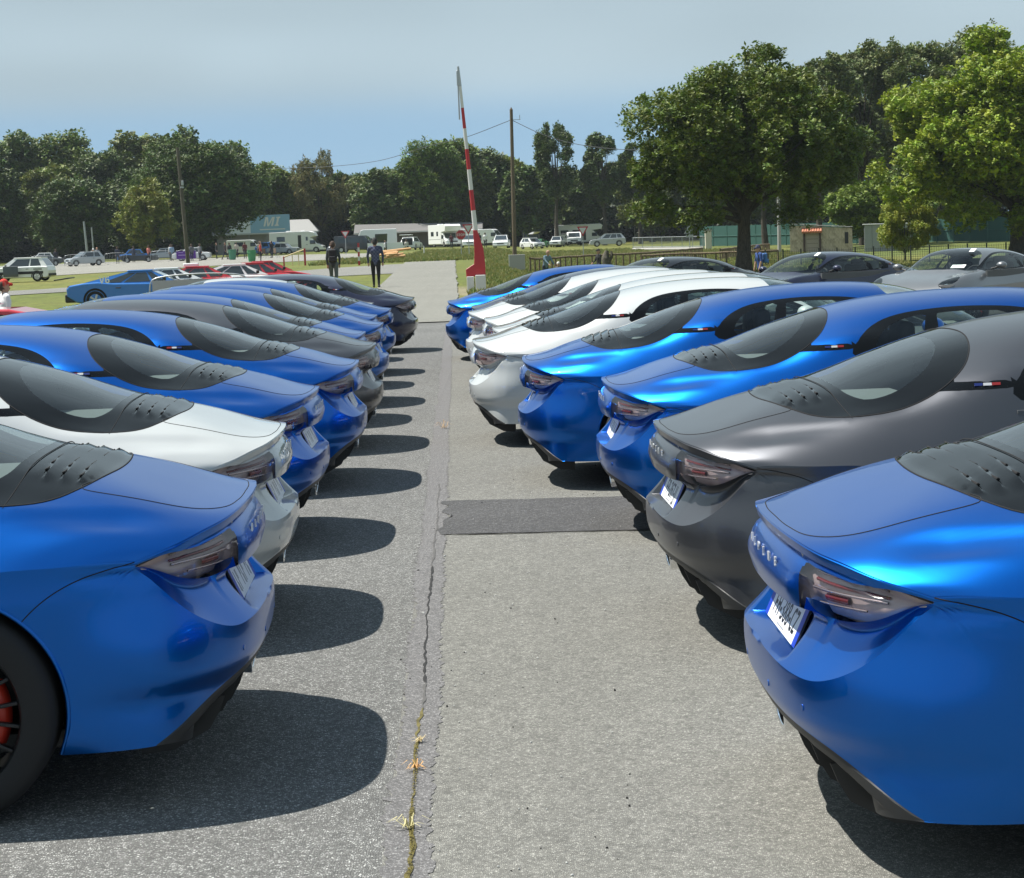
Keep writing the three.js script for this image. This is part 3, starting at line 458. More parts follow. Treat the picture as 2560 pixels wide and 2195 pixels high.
// build the coupe's geometries once for each level of detail; clones share them
function coupeParts(res) {
  const B = CAR.build(res), out = [], push = (name, geo, mat, sub) => out.push({ name, geo, mat, sub });
  const lo = res < .7;
  const topAt = (X, Z) => {
    let xc = clamp(X, .323, 3.86); const az = Math.abs(Z); let P;
    for (let k = 0; k < 14; k++) {
      let lo_ = 0, hi = B.xg.length - 1; while (hi - lo_ > 1) { const m = (lo_ + hi) >> 1; if (B.xg[m] <= xc) lo_ = m; else hi = m; }
      const ti = lo_ + (xc - B.xg[lo_]) / (B.xg[hi] - B.xg[lo_]); const q = clamp(az / CAR.W(xc), 0, 1);
      let a = 0, b = B.qg.length - 1; while (b - a > 1) { const m = (a + b) >> 1; if (B.qg[m] <= q) a = m; else b = m; }
      P = B.top(ti, a + (q - B.qg[a]) / (B.qg[b] - B.qg[a])); xc = clamp(xc + (X - P[0]) * 1.0, .323, 3.86);
    }
    return V3(P[0], P[1], Math.sign(Z) * P[2] || P[2]);
  };
  const shellAt = (colX, Y, rearZ) => { // point on the side (by x) or on the tail (by z)
    let ti; if (rearZ !== undefined) { const q = rearZ / .765; let a = 0, b = B.qg.length - 1; while (b - a > 1) { const m = (a + b) >> 1; if (B.qg[m] <= q) a = m; else b = m; } ti = a + (q - B.qg[a]) / (B.qg[b] - B.qg[a]); }
    else { let a = 0, b = B.xg.length - 1; while (b - a > 1) { const m = (a + b) >> 1; if (B.xg[m] <= colX) a = m; else b = m; } ti = B.nq + a + (colX - B.xg[a]) / (B.xg[b] - B.xg[a]); }
    let t0 = 0, t1 = B.nr; for (let k = 0; k < 30; k++) { const m = (t0 + t1) / 2; if (B.shell(ti, m)[1] > Y) t0 = m; else t1 = m; }
    return V3(...B.shell(ti, t0));
  };
  const mir = g => { const k = g.clone(); k.scale(1, 1, -1); const ix = k.index; if (ix) { for (let i = 0; i < ix.count; i += 3) { const a = ix.getX(i + 1); ix.setX(i + 1, ix.getX(i + 2)); ix.setX(i + 2, a); } } else return mir(mergeVertices(g)); return k; };
  const mats = { body: 'P', trunk_lid: 'P', rear_bumper: 'P', tail_lamp: M.lens, diffuser: M.satin, rear_deck_panel: M.gloss, rear_window: M.glass, windscreen: M.lightGlass, side_window: M.lightGlass, window_trim: M.gloss, headlight: M.lightGlass, pillar_strip: M.gloss };
  for (const [c, gs] of Object.entries(B.geos)) for (const g of gs) push(c, g, mats[c]);
  // shut lines
  const r = .0018, lines = [];
  const half = CAR.trunk.filter(p => true).map(p => topAt(p[0], p[1]));
  lines.push(tube(half, r, lo ? 60 : 140, 4, true));
  const sl = []; for (let i = 0; i <= 14; i++) { const x = lerp(.325, .642, i / 14); sl.push(shellAt(x, CAR.shut(x))); }
  lines.push(tube(sl, r, 30, 4), mir(tube(sl, r, 30, 4)));
  const sm = []; for (let i = 0; i <= 20; i++) { const z = lerp(-.70, .70, i / 20); sm.push(topAt(.668 + .035 * (z / .7) ** 2, z)); }
  lines.push(tube(sm, r, 50, 4));
  const door = []; for (const [x, y] of [[1.62, .66], [1.63, .5], [1.68, .35], [1.78, .26]]) door.push(shellAt(x, y));
  const doorF = []; for (const [x, y] of [[2.82, .66], [2.86, .5], [2.86, .35], [2.80, .26]]) doorF.push(shellAt(x, y));
  for (const d of [door, doorF]) lines.push(tube(d, r, 16, 4), mir(tube(d, r, 16, 4)));
  push('shut_line', mergeGeometries(lines.map(prep)), M.gap);
  // bright bead round the black deck panel and the rear glass
  push('panel_seal', tube(CAR.panel.map(p => topAt(p[0], p[1])), .003, lo ? 60 : 130, 4, true), M.gap);
  // louvre slots of the engine cover
  for (const s of [-1, 1]) for (let k = 0; k < 3; k++) for (const z of [.13, .245, .355]) {
    const p = topAt(.478 + .052 * (k + .93), z * s); const g = new RoundedBoxGeometry(.010, .008, .084 - k * .006, 1, .003); g.rotateZ(-.5); g.translate(p.x, p.y - .001, p.z); push('vent_slot', g, M.gap);
  }
  // lamps: a tray behind the lens with red and silver bars
  for (const s of [1, -1]) {
    const tray = [], bars = [], reds = [];
    const P = (z, y, d) => { const v = shellAt(0, y, Math.min(z, .76)); const n = V3(1, 0, -ss(.5, .77, z) * .7).normalize(); return v.add(n.multiplyScalar(d)); };
    const pos = [], ix = []; const nz = 14, ny = 6;
    for (let i = 0; i <= nz; i++) for (let j = 0; j <= ny; j++) { const z = lerp(.37, .764, i / nz), yt = CAR.Ylip(z) - .02, yb = .63 + .07 * ss(.66, .76, z); const v = P(z, lerp(yb, yt, j / ny), i === 0 ? .004 : .034 * (1 - .75 * ss(.6, .76, z))); pos.push(v.x, v.y, v.z); }
    for (let i = 0; i < nz; i++) for (let j = 0; j < ny; j++) { const a = i * (ny + 1) + j; ix.push(a, a + 1, a + ny + 1, a + 1, a + ny + 2, a + ny + 1); }
    const g = new THREE.BufferGeometry(); g.setAttribute('position', new THREE.Float32BufferAttribute(pos, 3)); g.setIndex(ix); g.computeVertexNormals();
    const line = (zs, y0, y1, d, rad) => tube(zs.map((z, i) => P(z, lerp(y0, y1, i / (zs.length - 1)), d * (1 - .6 * ss(.6, .76, z)))), rad, 16, 5);
    const zz = [.45, .50, .55, .60, .65, .69];
    const rd = [line(zz, .732, .713, .030, .005), line([.50, .52, .54, .56, .58], .695, .693, .030, .010)], sv = [line(zz, .712, .705, .022, .004), line([.48, .52, .56, .60, .64], .678, .678, .022, .003), line(zz, .752, .733, .024, .003)];
    const f = a => s > 0 ? a : mir(a);
    push('lamp_tray', f(g), M.lampBack); for (const k of rd) push('red_light_bar', f(k), M.lampRed); for (const k of sv) push('silver_trim_bar', f(k), M.lampSilver);
  }
  // lettering on the tail
  const word = ['A', 'L', 'P', 'I', 'N', 'E'], lg = [];
  word.forEach((ch, i) => {
    const g = new TextGeometry(ch, { font, size: .024, depth: .005, curveSegments: 2 }); g.computeBoundingBox(); const bb = g.boundingBox; g.translate(-(bb.max.x + bb.min.x) / 2, 0, 0);
    const k = (i - 2.5) * .088; const p = shellAt(0, .745, Math.abs(k)); g.scale(1.35, 1, 1).rotateY(-Math.PI / 2); g.translate(p.x - .0035, .728, k); lg.push(g);
  });
  lg.forEach(g => push('tail_letter', g, M.letter));
  // number plate in its recess, leaning
  const pg = new RoundedBoxGeometry(.006, .112, .52, 1, .002); 
  push('plate_carrier', pg.clone().rotateZ(-.42).translate(.094, .560, 0), M.plateBack);
  const pf = new THREE.PlaneGeometry(.516, .108).rotateY(-Math.PI / 2).rotateZ(-.42).translate(.0895, .5615, 0); push('number_plate', pf, 'PLATE');
  // diffuser blades, exhaust, sensors, reflectors
  for (const z of [-.5, -.36, -.24, .24, .36, .5]) { const y0 = CAR.Yd(Math.abs(z)) - .055; const sh = new THREE.Shape([[0, 0], [.02, -.05], [.05, -.10], [.16, -.16], [.26, -.17], [.26, .0]].map(p => new THREE.Vector2(...p))); const g = new THREE.ExtrudeGeometry(sh, { depth: .012, bevelEnabled: false }); g.translate(.06 + .22 * z * z, Math.max(y0, .235 + .03), z - .006); push('diffuser_blade', g, M.satin); }
  const ex = new THREE.Shape(); ex.absellipse(0, 0, .085, .052, 0, Math.PI * 2); const exh = new THREE.Path(); exh.absellipse(0, 0, .070, .040, 0, Math.PI * 2); ex.holes.push(exh);
  push('exhaust_pipe', new THREE.ExtrudeGeometry(ex, { depth: .14, bevelEnabled: true, bevelSize: .004, bevelThickness: .004, bevelSegments: 2, curveSegments: 20 }).rotateY(Math.PI / 2).rotateZ(.12).translate(.068, .282, 0), M.chrome);
  push('exhaust_inside', new THREE.CircleGeometry(.072, 20).scale(1, .58, 1).rotateY(-Math.PI / 2).translate(.13, .285, 0), M.gap);
  for (const z of [-.475, -.2, .2, .475]) { const p = shellAt(0, .41, Math.abs(z)); const nx = -1, nzz = Math.sign(z) * .35 * ss(.3, .6, Math.abs(z)); const g = new THREE.CylinderGeometry(.009, .0095, .003, 14).applyQuaternion(new THREE.Quaternion().setFromUnitVectors(V3(0, 1, 0), V3(nx, 0, nzz).normalize())); g.translate(p.x, p.y, z < 0 ? -p.z : p.z); push('parking_sensor', g, 'P'); }
  // flag badge
  for (const s of [-1, 1]) {
    const gs = [];
    [[.015, .03, .16], [.6, .6, .6], [.30, .02, .02]].forEach((c, i) => { const x = 1.175 + i * .032; const p = findY(x, 1.003 + (x - 1.07) * .03); const g = new THREE.BoxGeometry(.031, .011, .004); g.rotateX(-.5); g.translate(p.x, p.y, p.z + .002); const col = new Float32Array(g.attributes.position.count * 3); for (let k = 0; k < col.length; k += 3) col.set(c, k); g.setAttribute('color', new THREE.BufferAttribute(col, 3)); gs.push(g); });
    const g = mergeGeometries(gs); push('flag_badge', s > 0 ? g : mir(g), flagMat);
  }
  function findY(X, Y) { let a = .35, b = .88; for (let k = 0; k < 30; k++) { const m = (a + b) / 2; if (topAt(X, m).y > Y) a = m; else b = m; } return topAt(X, a); }
  // mirrors
  for (const s of [1, -1]) { const g = new THREE.SphereGeometry(1, 16, 10).scale(.07, .055, .085).translate(2.66, .985, .93); push('door_mirror', s > 0 ? g : mir(g), 'P'); const a = bar([2.68, .93, .76], [2.67, .965, .90], .015, .012, 6); push('mirror_arm', s > 0 ? a : mir(a), M.satin); }
  // wheels
  const wg = wheelGeos(lo);
  for (const [x, z] of [[CAR.AX[0], .775], [CAR.AX[0], -.775], [CAR.AX[1], .775], [CAR.AX[1], -.775]]) {
    const place = g => { const k = g.clone(); if (z < 0) k.rotateY(Math.PI); return k.translate(x, .325, z); };
    out.push({ name: 'wheel', geo: place(wg.tyre), mat: M.rubber, kids: [['rim', place(wg.rim), M.rim], ['brake_disc', place(wg.disc), M.steel], ['brake_caliper', place(wg.cal), M.caliper]] });
    const well = new THREE.CylinderGeometry(.362, .362, .30, 32, 1, true, Math.PI / 2 - .35, Math.PI + .7).rotateX(Math.PI / 2).translate(x, CAR.AY, z - Math.sign(z) * .14);
    const cap = new THREE.CircleGeometry(.372, 32, -.35, Math.PI + .7).translate(x, CAR.AY, z - Math.sign(z) * .26);
    const wm = mergeGeometries([well, cap].map(prep)); push('wheel_well', wm, linerMat);
    const arch = []; for (let i = 0; i <= 18; i++) { const a = lerp(-.38, Math.PI + .38, i / 18); const X = x + Math.cos(a) * CAR.AR, Y = CAR.AY + Math.sin(a) * CAR.AR; let p; if (Y > shellAt(X, 0.5).y + 1) continue; p = shellAt(X, Y); p.z -= .004; arch.push(p); }
    const ag = tube(arch, .0075, 60, 6); push('arch_lip', z > 0 ? ag : mir(ag), 'P');
    
  }
  // floor, cabin liner, seats, dashboard, engine cover under the rear glass
  const fl = new THREE.Shape(); const pe = B.E.filter((_, i) => i % 4 === 0).map(e => [2.09 + (e[0] - 2.09) * .93, e[2] * .86]); fl.moveTo(pe[0][0], 0); for (const p of pe) fl.lineTo(p[0], p[1]); for (const p of pe.slice().reverse()) fl.lineTo(p[0], -p[1]);
  push('underbody', new THREE.ExtrudeGeometry(fl, { depth: .05, bevelEnabled: false }).rotateX(Math.PI / 2).translate(0, .235, 0), M.satin);
  { const pos = [], ix = []; const ni = 44, nj = 14; const inside = []; 
    for (let i = 0; i <= ni; i++) for (let j = -nj; j <= nj; j++) { const x = lerp(.34, 3.3, i / ni), z = j / nj * (CAR.W(x) - .05); const p = topAt(x, z); pos.push(p.x, p.y - .028 - .02 * Math.abs(j / nj) ** 3, z); }
    const w2 = 2 * nj + 1; for (let i = 0; i < ni; i++) for (let j = 0; j < 2 * nj; j++) { const a = i * w2 + j; const cx = (pos[a * 3] + pos[(a + w2 + 1) * 3]) / 2, cy = (pos[a * 3 + 1] + pos[(a + w2 + 1) * 3 + 1]) / 2, cz = (pos[a * 3 + 2] + pos[(a + w2 + 1) * 3 + 2]) / 2;
      if (sdPoly(CAR.panel, cx, cz) < .03 && cx > .66) continue; if (cx > 2.36 && cx < 3.2 && Math.abs(cz) < .68) continue; if (Math.abs(cz) > .4 && sdPoly(CAR.sideOut, cx, cy + .03) < .03) continue;
      ix.push(a, a + w2, a + 1, a + 1, a + w2, a + w2 + 1); }
    const g = new THREE.BufferGeometry(); g.setAttribute('position', new THREE.Float32BufferAttribute(pos, 3)); g.setIndex(ix); g.computeVertexNormals(); push('headlining', g, linerMat); }
  push('engine_cover', box(.62, .03, 1.16, 1.0, .865, 0, .01), M.liner); push('engine_lid', box(.3, .05, .7, .95, .895, 0, .02), M.liner); push('rear_bulkhead', box(.04, .40, 1.2, 1.36, .87, 0, .01), M.bulk);
  for (const s of [-1, 1]) push('door_lining', box(1.6, .5, .03, 2.1, .66, s * .80), M.liner);
  for (const s of [-1, 1]) push('seat', [box(.5, .16, .48, 1.95, .42, s * .36, .05), box(.16, .62, .46, 1.68, .72, s * .36, .06).rotateZ(0), box(.10, .18, .26, 1.64, 1.02, s * .36, .04)], M.cloth);
  push('dashboard', [box(.42, .18, 1.36, 2.86, .82, 0, .05)], M.dash);
  const sw = new THREE.TorusGeometry(.17, .014, 6, 20).rotateY(Math.PI / 2).rotateZ(.35).translate(2.5, .82, -.36); push('steering_wheel', sw, M.cloth);
  // head lamps and the round lamps in the nose
  for (const s of [1, -1]) {
    const g = new THREE.SphereGeometry(.055, 14, 8).translate(3.80, .685, .62); push('headlight_bulb', s > 0 ? g : mir(g), M.lampSilver);
    const tr = new THREE.SphereGeometry(1, 14, 8, 0, 6.3, Math.PI / 2, Math.PI / 2).scale(.19, .10, .12).translate(3.76, .73, .63); push('headlight_tray', s > 0 ? tr : mir(tr), M.lampBack);
    const c = cyl(.075, .082, .05, 24).rotateZ(-Math.PI / 2 + .35).translate(4.075, .545, .40); const ring = new THREE.TorusGeometry(.078, .010, 6, 24).rotateY(Math.PI / 2).rotateZ(.35).translate(4.10, .555, .40);
    push('driving_lamp', s > 0 ? c : mir(c), M.lampBack); push('driving_lamp_ring', s > 0 ? ring : mir(ring), M.chrome);
  }
  push('front_grille', box(.06, .10, 1.0, 4.12, .30, 0, .02), M.satin);
  return out;
}
const flagMat = new THREE.MeshStandardMaterial({ vertexColors: true, roughness: .35 });
const linerMat = M.liner.clone(); linerMat.side = THREE.DoubleSide;
function coupe(parts, paint, plate, label, pos, turn, group) {
  const t = thing('sports_coupe', label, 'car', pos, turn, group);
  for (const p of parts) { const m = part(t, p.name, p.geo, p.mat === 'P' ? paint : p.mat === 'PLATE' ? plate : p.mat); if (p.kids) for (const [n, g, mt] of p.kids) part(m, n, g, mt); }
  return t;
}
// ---------- the two rows of coupes ----------
const hiCar = coupeParts(1), loCar = coupeParts(.5);
const rowL = 'coupes of the left row', rowR = 'coupes of the right row';
const rows = [ // side, x, z, yaw, paint, detail, label
  ['R', .570, -5.271, .011, 'blue', 1, 'blue sports coupe in the right foreground, its number plate easiest to read'],
  ['R', .484, -7.958, .032, 'grey', 1, 'metallic grey sports coupe in the right row, second from the camera'],
  ['R', .395, -10.749, .005, 'blue', 1, 'blue sports coupe in the right row, directly behind the grey coupe'],
  ['R', -.030, -13.221, -.028, 'blue', 1, 'blue sports coupe in the right row, next to the nearest white coupe'],
  ['R', -.417, -15.976, -.004, 'white', 1, 'white sports coupe in the right row, nearest of the four white ones there'],
  ['R', -.27, -18.30, -.01, 'white', 0, 'white sports coupe in the right row, second of its four white ones'],
  ['R', -.37, -20.63, -.01, 'white', 0, 'white sports coupe in the right row, third of its four white ones'],
  ['R', -.58, -22.93, -.01, 'white', 0, 'white sports coupe in the right row, farthest of its four white ones'],
  ['R', -.58, -24.95, -.01, 'navy', 0, 'dark coupe squeezed between the farthest white and the last blue coupe, right row'],
  ['R', -.96, -27.61, -.01, 'blue', 0, 'blue sports coupe at the far end of the right row, beside the barrier foot'],
  ['L', -.733, -6.295, -.050, 'blue', 1, 'blue sports coupe in the left foreground with its rear wheel showing'],
  ['L', -.886, -8.554, -.052, 'white', 1, 'white sports coupe in the left row, second from the camera'],
  ['L', -.967, -10.887, -.010, 'blue', 1, 'blue sports coupe in the left row, directly behind the near white coupe'],
  ['L', -.926, -13.462, -.034, 'blue', 1, 'blue sports coupe in the left row, just in front of the grey coupe'],
  ['L', -.97, -15.97, -.03, 'grey', 0, 'metallic grey sports coupe, the only grey one in the left row'],
  ['L', -1.22, -18.22, -.03, 'blue', 0, 'blue sports coupe in the left row, first one behind the grey coupe'],
  ['L', -1.18, -20.32, -.03, 'blue', 0, 'blue sports coupe in the left row, second one behind the grey coupe'],
  ['L', -1.41, -22.83, -.03, 'blue', 0, 'blue sports coupe in the left row, third one behind the grey coupe'],
  ['L', -1.38, -25.16, -.03, 'blue', 0, 'blue sports coupe in the left row, last blue one before the far white roof'],
  ['L', -1.81, -28.1, -.03, 'white', 0, 'white sports coupe mostly hidden near the far end of the left row'],
  ['L', -1.32, -30.36, -.02, 'navy', 0, 'very dark coupe at the far end of the left row'],
];
const plates = [plateMat('FH-388-CZ'), plateMat('FP-267-JJ')];
rows.forEach(([s, x, z, yaw, c, hi, label], i) => { const t = s === 'R' ? yaw : Math.PI - yaw; coupe(hi ? hiCar : loCar, M[c], i < 2 ? plates[i] : blankPlate, label, [x + Math.cos(t) * .08, .008, z - Math.sin(t) * .08], t, s === 'R' ? rowR : rowL); });
[[3.04, -35.1, 33, 'black', 'black coupe seen from its front left, behind the white coupes'], [5.6, -33.8, 34, 'navy', 'dark navy coupe facing left behind the right row, in the middle of three'], [7.48, -31.3, 47, 'silver', 'grey coupe with headlights towards us behind the right row']].forEach(([x, z, th, c, label]) => {
  const a = th * Math.PI / 180, t = Math.PI + a; const o = coupe(loCar, M[c], blankPlate, label, [x + Math.cos(a) * 2.0, .008, z - Math.sin(a) * 2.0], t, 'coupes parked facing the right row');
  part(o, 'windscreen_sticker', box(.10, .005, .09).rotateZ(-.5).translate(2.60, 1.225, -.40), M.paper); if (c === 'silver') part(o, 'paper_sheet', box(.09, .004, .24).rotateZ(-.55).translate(3.02, .985, -.38), M.paper);
});
// ---------- trees ----------
function leafClump(n, flat, s) { // leaves as small folded diamonds in a unit ball
  const pos = []; let sd = s;
  const r = () => { sd = (sd * 16807) % 2147483647; return sd / 2147483647; };
  for (let k = 0; k < n; k++) {
    const a = r() * 6.283, u = r() * 2 - 1, rad = Math.cbrt(r()), sx = Math.sqrt(1 - u * u); const c = V3(Math.cos(a) * sx, u * flat, Math.sin(a) * sx).multiplyScalar(rad);
    const d = V3(r() - .5, (r() - .5) * .7 - .1, r() - .5).normalize(), up = V3(r() - .5, r() + .4, r() - .5).normalize(), w = d.clone().cross(up).normalize(); const l = .34 + .2 * r(), ww = .2 + .1 * r();
    const A = c.clone().addScaledVector(d, -l), B = c.clone().addScaledVector(w, ww), C = c.clone().addScaledVector(d, l), D = c.clone().addScaledVector(w, -ww); const m = up.clone().multiplyScalar(-.06); B.add(m); D.add(m);
    pos.push(...A, ...B, ...C, ...A, ...C, ...D);
  }
  const g = new THREE.BufferGeometry(); g.setAttribute('position', new THREE.Float32BufferAttribute(pos, 3)); g.computeVertexNormals(); return g;
}
const CLUMP = [leafClump(9, .7, 91), leafClump(9, .7, 733), leafClump(8, .6, 4099)];
const leafMat = new THREE.MeshPhysicalMaterial({ color: 0xffffff, roughness: .5, specularIntensity: .6, side: THREE.DoubleSide, transmission: .38, thickness: 0, ior: 1.35 });
const needleMat = new THREE.MeshPhysicalMaterial({ color: 0xffffff, roughness: .85, side: THREE.DoubleSide, transmission: .15, thickness: 0, ior: 1.3 });
const barkMat = (() => { const t = dataTex(256, (i, j) => { const v = .55 + .35 * vnoise(i / 5, j / 26, 51) + .2 * (vnoise(i / 2, j / 7, 128) - .5); return [v, v * .97, v * .92]; }); const m = new THREE.MeshStandardMaterial({ map: t, bumpMap: t, bumpScale: .03, roughness: 1, color: new THREE.Color(.13, .115, .095) }); return m; })();
function taper(pts, rads, n = 9) { // one tapered limb
  const c = new THREE.CatmullRomCurve3(pts.map(p => V3(...p))), seg = pts.length * 4, fr = c.computeFrenetFrames(seg), pos = [], uv = [], ix = []; 
  for (let i = 0; i <= seg; i++) { const t = i / seg, p = c.getPoint(t), k = t * (rads.length - 1), a = Math.min(rads.length - 2, Math.floor(k)), r = lerp(rads[a], rads[a + 1], k - a); for (let j = 0; j <= n; j++) { const an = j / n * 6.2832, q = p.clone().addScaledVector(fr.normals[i], Math.cos(an) * r * (1 + .08 * Math.sin(an * 3 + i))).addScaledVector(fr.binormals[i], Math.sin(an) * r); pos.push(q.x, q.y, q.z); uv.push(j / n * 2, t * 4); } }
  for (let i = 0; i < seg; i++) for (let j = 0; j < n; j++) { const a = i * (n + 1) + j; ix.push(a, a + n + 1, a + 1, a + 1, a + n + 1, a + n + 2); }
  const g = new THREE.BufferGeometry(); g.setAttribute('position', new THREE.Float32BufferAttribute(pos, 3)); g.setAttribute('uv', new THREE.Float32BufferAttribute(uv, 2)); g.setIndex(ix); g.computeVertexNormals(); return g;
}
// crown: ellipsoid [cx, cy, cz, rx, ry, rz] relative to the trunk's foot, filled with lobes that carry the clumps
function tree(name, label, pos, crown, o) {
  const t = thing(name, label, o.category || 'tree', pos, 0, o.group);
  const [cx, cy, cz, rx, ry, rz] = crown, lobes = [], nl = o.lobes || 16;
  for (let i = 0; i < nl; i++) {
    const u = 1 - 2 * (i + .5) / nl, a = i * 2.39996 + rr(-.4, .4), sx = Math.sqrt(Math.max(0, 1 - u * u)), k = rr(.55, .82), sz = rr(.26, .40) * (o.lobeSize || 1);
    const uu = o.dome ? Math.max(u, -.55) : u;
    lobes.push([cx + Math.cos(a) * sx * rx * k, cy + uu * ry * k, cz + Math.sin(a) * sx * rz * k, rx * sz * rr(.9, 1.25), ry * sz * rr(.75, 1.05), rz * sz * rr(.9, 1.25)]);
  }
  if (o.extra) lobes.push(...o.extra);
  const limbs = [], tr = o.trunk || .3, th = o.bare || cy - ry * .5, bend = rr(-.03, .03);
  const topP = [cx * .7, cy + ry * .35, cz * .7];
  limbs.push(taper([[0, -.15, 0], [bend * th, th * .35, 0], [cx * .2, th * .9, 0], topP], [tr * 1.45, tr, tr * .82, tr * .2]));
  for (let i = 0; i < lobes.length; i += o.limbStep || 2) { const l = lobes[i]; const y0 = Math.min(th * rr(.75, 1.1), l[1] - .2); limbs.push(taper([[cx * .2 * (y0 / th), y0, 0], [l[0] * .45, lerp(y0, l[1], .45) + .05 * ry, l[2] * .45], [l[0], l[1], l[2]]], [tr * .42, tr * .26, tr * .06], 6)); }
  part(t, 'trunk', mergeGeometries(limbs.map(prep)), o.bark || barkMat);
  const vol = lobes.map(l => l[3] * l[4] + l[4] * l[5]), tot = vol.reduce((a, b) => a + b), pts = [];
  for (let k = 0; k < o.n; k++) {
    let r = rnd() * tot, li = 0; while (r > vol[li] && li < lobes.length - 1) { r -= vol[li]; li++; } const l = lobes[li];
    let u = rnd() * 2 - 1; if (u < -.3 && rnd() < .5) u = -u * rnd(); const a = rnd() * 6.283, s = Math.sqrt(1 - u * u), rad = Math.pow(rnd(), .42) * 1.06;
    const nx = Math.cos(a) * s, nz = Math.sin(a) * s; const rough = .82 + .36 * vnoise(nx * 3 + li * 9, u * 3 + nz * 3 + 20);
    const p = [l[0] + nx * l[3] * rad * rough, l[1] + u * l[4] * rad * rough, l[2] + nz * l[5] * rad * rough];
    if (o.gap && vnoise(p[0] * o.gap + 31, p[1] * o.gap + p[2] * o.gap * .7 + 17) < (o.gapT || .36)) continue;
    pts.push(p);
  }
  const im = new THREE.InstancedMesh(CLUMP[Math.floor(rnd() * 3)], o.mat || leafMat, pts.length), m4 = new THREE.Matrix4(), q = new THREE.Quaternion(), cl = new THREE.Color(), c = o.color.map((v, k) => v * [1.75, 1.7, 1.15][k]), v = o.vary || .3;
  pts.forEach((p, i) => { const s = o.size * rr(.65, 1.25); q.setFromEuler(new THREE.Euler(rr(-.6, .6), rnd() * 6.283, rr(-.6, .6))); m4.compose(V3(...p), q, V3(s * (o.thin || 1), s * (o.tall || .85), s * (o.thin || 1))); im.setMatrixAt(i, m4); const k = 1 + (rnd() - .5) * v * 2, w = (rnd() - .5) * v; cl.setRGB(c[0] * k * (1 + w), c[1] * k, c[2] * k); im.setColorAt(i, cl); });
  im.name = 'crown'; im.userData.kind = 'stuff'; im.castShadow = im.receiveShadow = true; t.add(im); return t;
}
const P = (x, z, dy = 0) => [x, gh(x, z) + dy, z];
// the two big trees by the rail fence
tree('lime_tree', 'broad dark green tree with a thick bare trunk behind the black coupe', P(13.06, -106.6), [.5, 7.0, 0, 6.0, 4.6, 5.2], { n: 25000, size: .275, color: [.080, .112, .022], lobes: 40, trunk: .40, bare: 3.4, dome: 1, gap: .9, gapT: .30, vary: .4, lobeSize: .92, extra: [[1.2, 11.6, 0, 1.3, .9, 1.3], [-5.2, 5.2, 0, 1.4, 1.3, 1.5], [-5.0, 3.6, .5, 1.2, .9, 1.2], [5.2, 5.6, 0, 1.5, 1.2, 1.4], [-2.6, 3.0, 1.0, 1.6, .8, 1.4], [2.6, 3.2, 1, 1.9, .9, 1.4]] });
tree('plane_tree', 'bright yellow green tree at the right edge of the picture', P(30.8, -117), [.3, 7.2, 0, 8.6, 5.6, 6.5], { n: 33000, size: .30, color: [.15, .20, .022], lobes: 44, trunk: .45, bare: 3, dome: 1, gap: .8, gapT: .28, vary: .35, lobeSize: .85, extra: [[-1.6, 12.8, 0, 1.3, .9, 1.2], [-6.4, 4.2, 0, 1.6, 1.1, 1.6], [-3.5, 2.6, 2, 1.6, 1.0, 1.5], [.3, 2.2, 2, 1.4, 1.0, 1.4], [3.2, 13.2, 0, 1.4, 1.0, 1.4]] });
// loose tall trees behind them
const bh = 'tall thin trees behind the two big trees';
[[28.5, -176, 17.8, 4.6, 'tall loose grey green tree behind the broad dark tree, left of its neighbours'], [33.5, -182, 18.8, 4.4, 'tall loose grey green tree between the two big trees, in the middle'], [38.5, -178, 19.5, 4.6, 'tall loose grey green tree just left of the yellow green tree'], [45, -184, 21, 5.5, 'tall loose tree rising behind the yellow green tree'], [25.5, -190, 17.5, 4.2, 'tall loose tree peeping over the broad dark tree on its right shoulder'], [36, -196, 19, 5, 'tall loose tree farthest back between the two big trees']].forEach(([x, z, H, r, l]) =>
  tree('tall_tree', l, P(x, z), [0, H * .66, 0, r, H * .36, r], { n: 7500, size: .38, color: [.10, .125, .06], lobes: 30, trunk: .26, bare: H * .42, gap: .7, gapT: .42, limbStep: 1, lobeSize: .72, vary: .35, group: bh }));
tree('shrub_tree', 'low bright green bushy tree behind the shed and the green fence', P(31.5, -166), [0, 3.3, 0, 4.6, 2.8, 3], { n: 3200, size: .36, color: [.10, .145, .028], lobes: 18, trunk: .14, bare: 1.2 });
tree('garden_shrub', 'round yellow green shrub beside the grey shed', P(24.9, -121), [0, 2.0, 0, 2.1, 1.75, 1.7], { n: 4200, size: .17, color: [.19, .225, .045], lobes: 22, trunk: .06, bare: .5, category: 'shrub', limbStep: 1, tall: 1.3, thin: .7, lobeSize: .8 });
// sparse trees right of the wooden pole
[[7.2, -262, 17.5, 3.0, 'tall slim tree with a rounded top just right of the wooden pole'], [13.5, -262, 15.2, 3.2, 'sparse tree with sky showing through its crown, second right of the wooden pole'], [18.5, -264, 14.3, 3.2, 'sparse grey green tree next to the broad dark tree']].forEach(([x, z, H, r, l]) =>
  tree('sparse_tree', l, P(x, z), [0, H * .66, 0, r, H * .35, r], { n: 3800, size: .44, color: [.06, .09, .035], lobes: 20, trunk: .26, bare: H * .4, gap: .55, gapT: .42, limbStep: 1, lobeSize: .78 }));
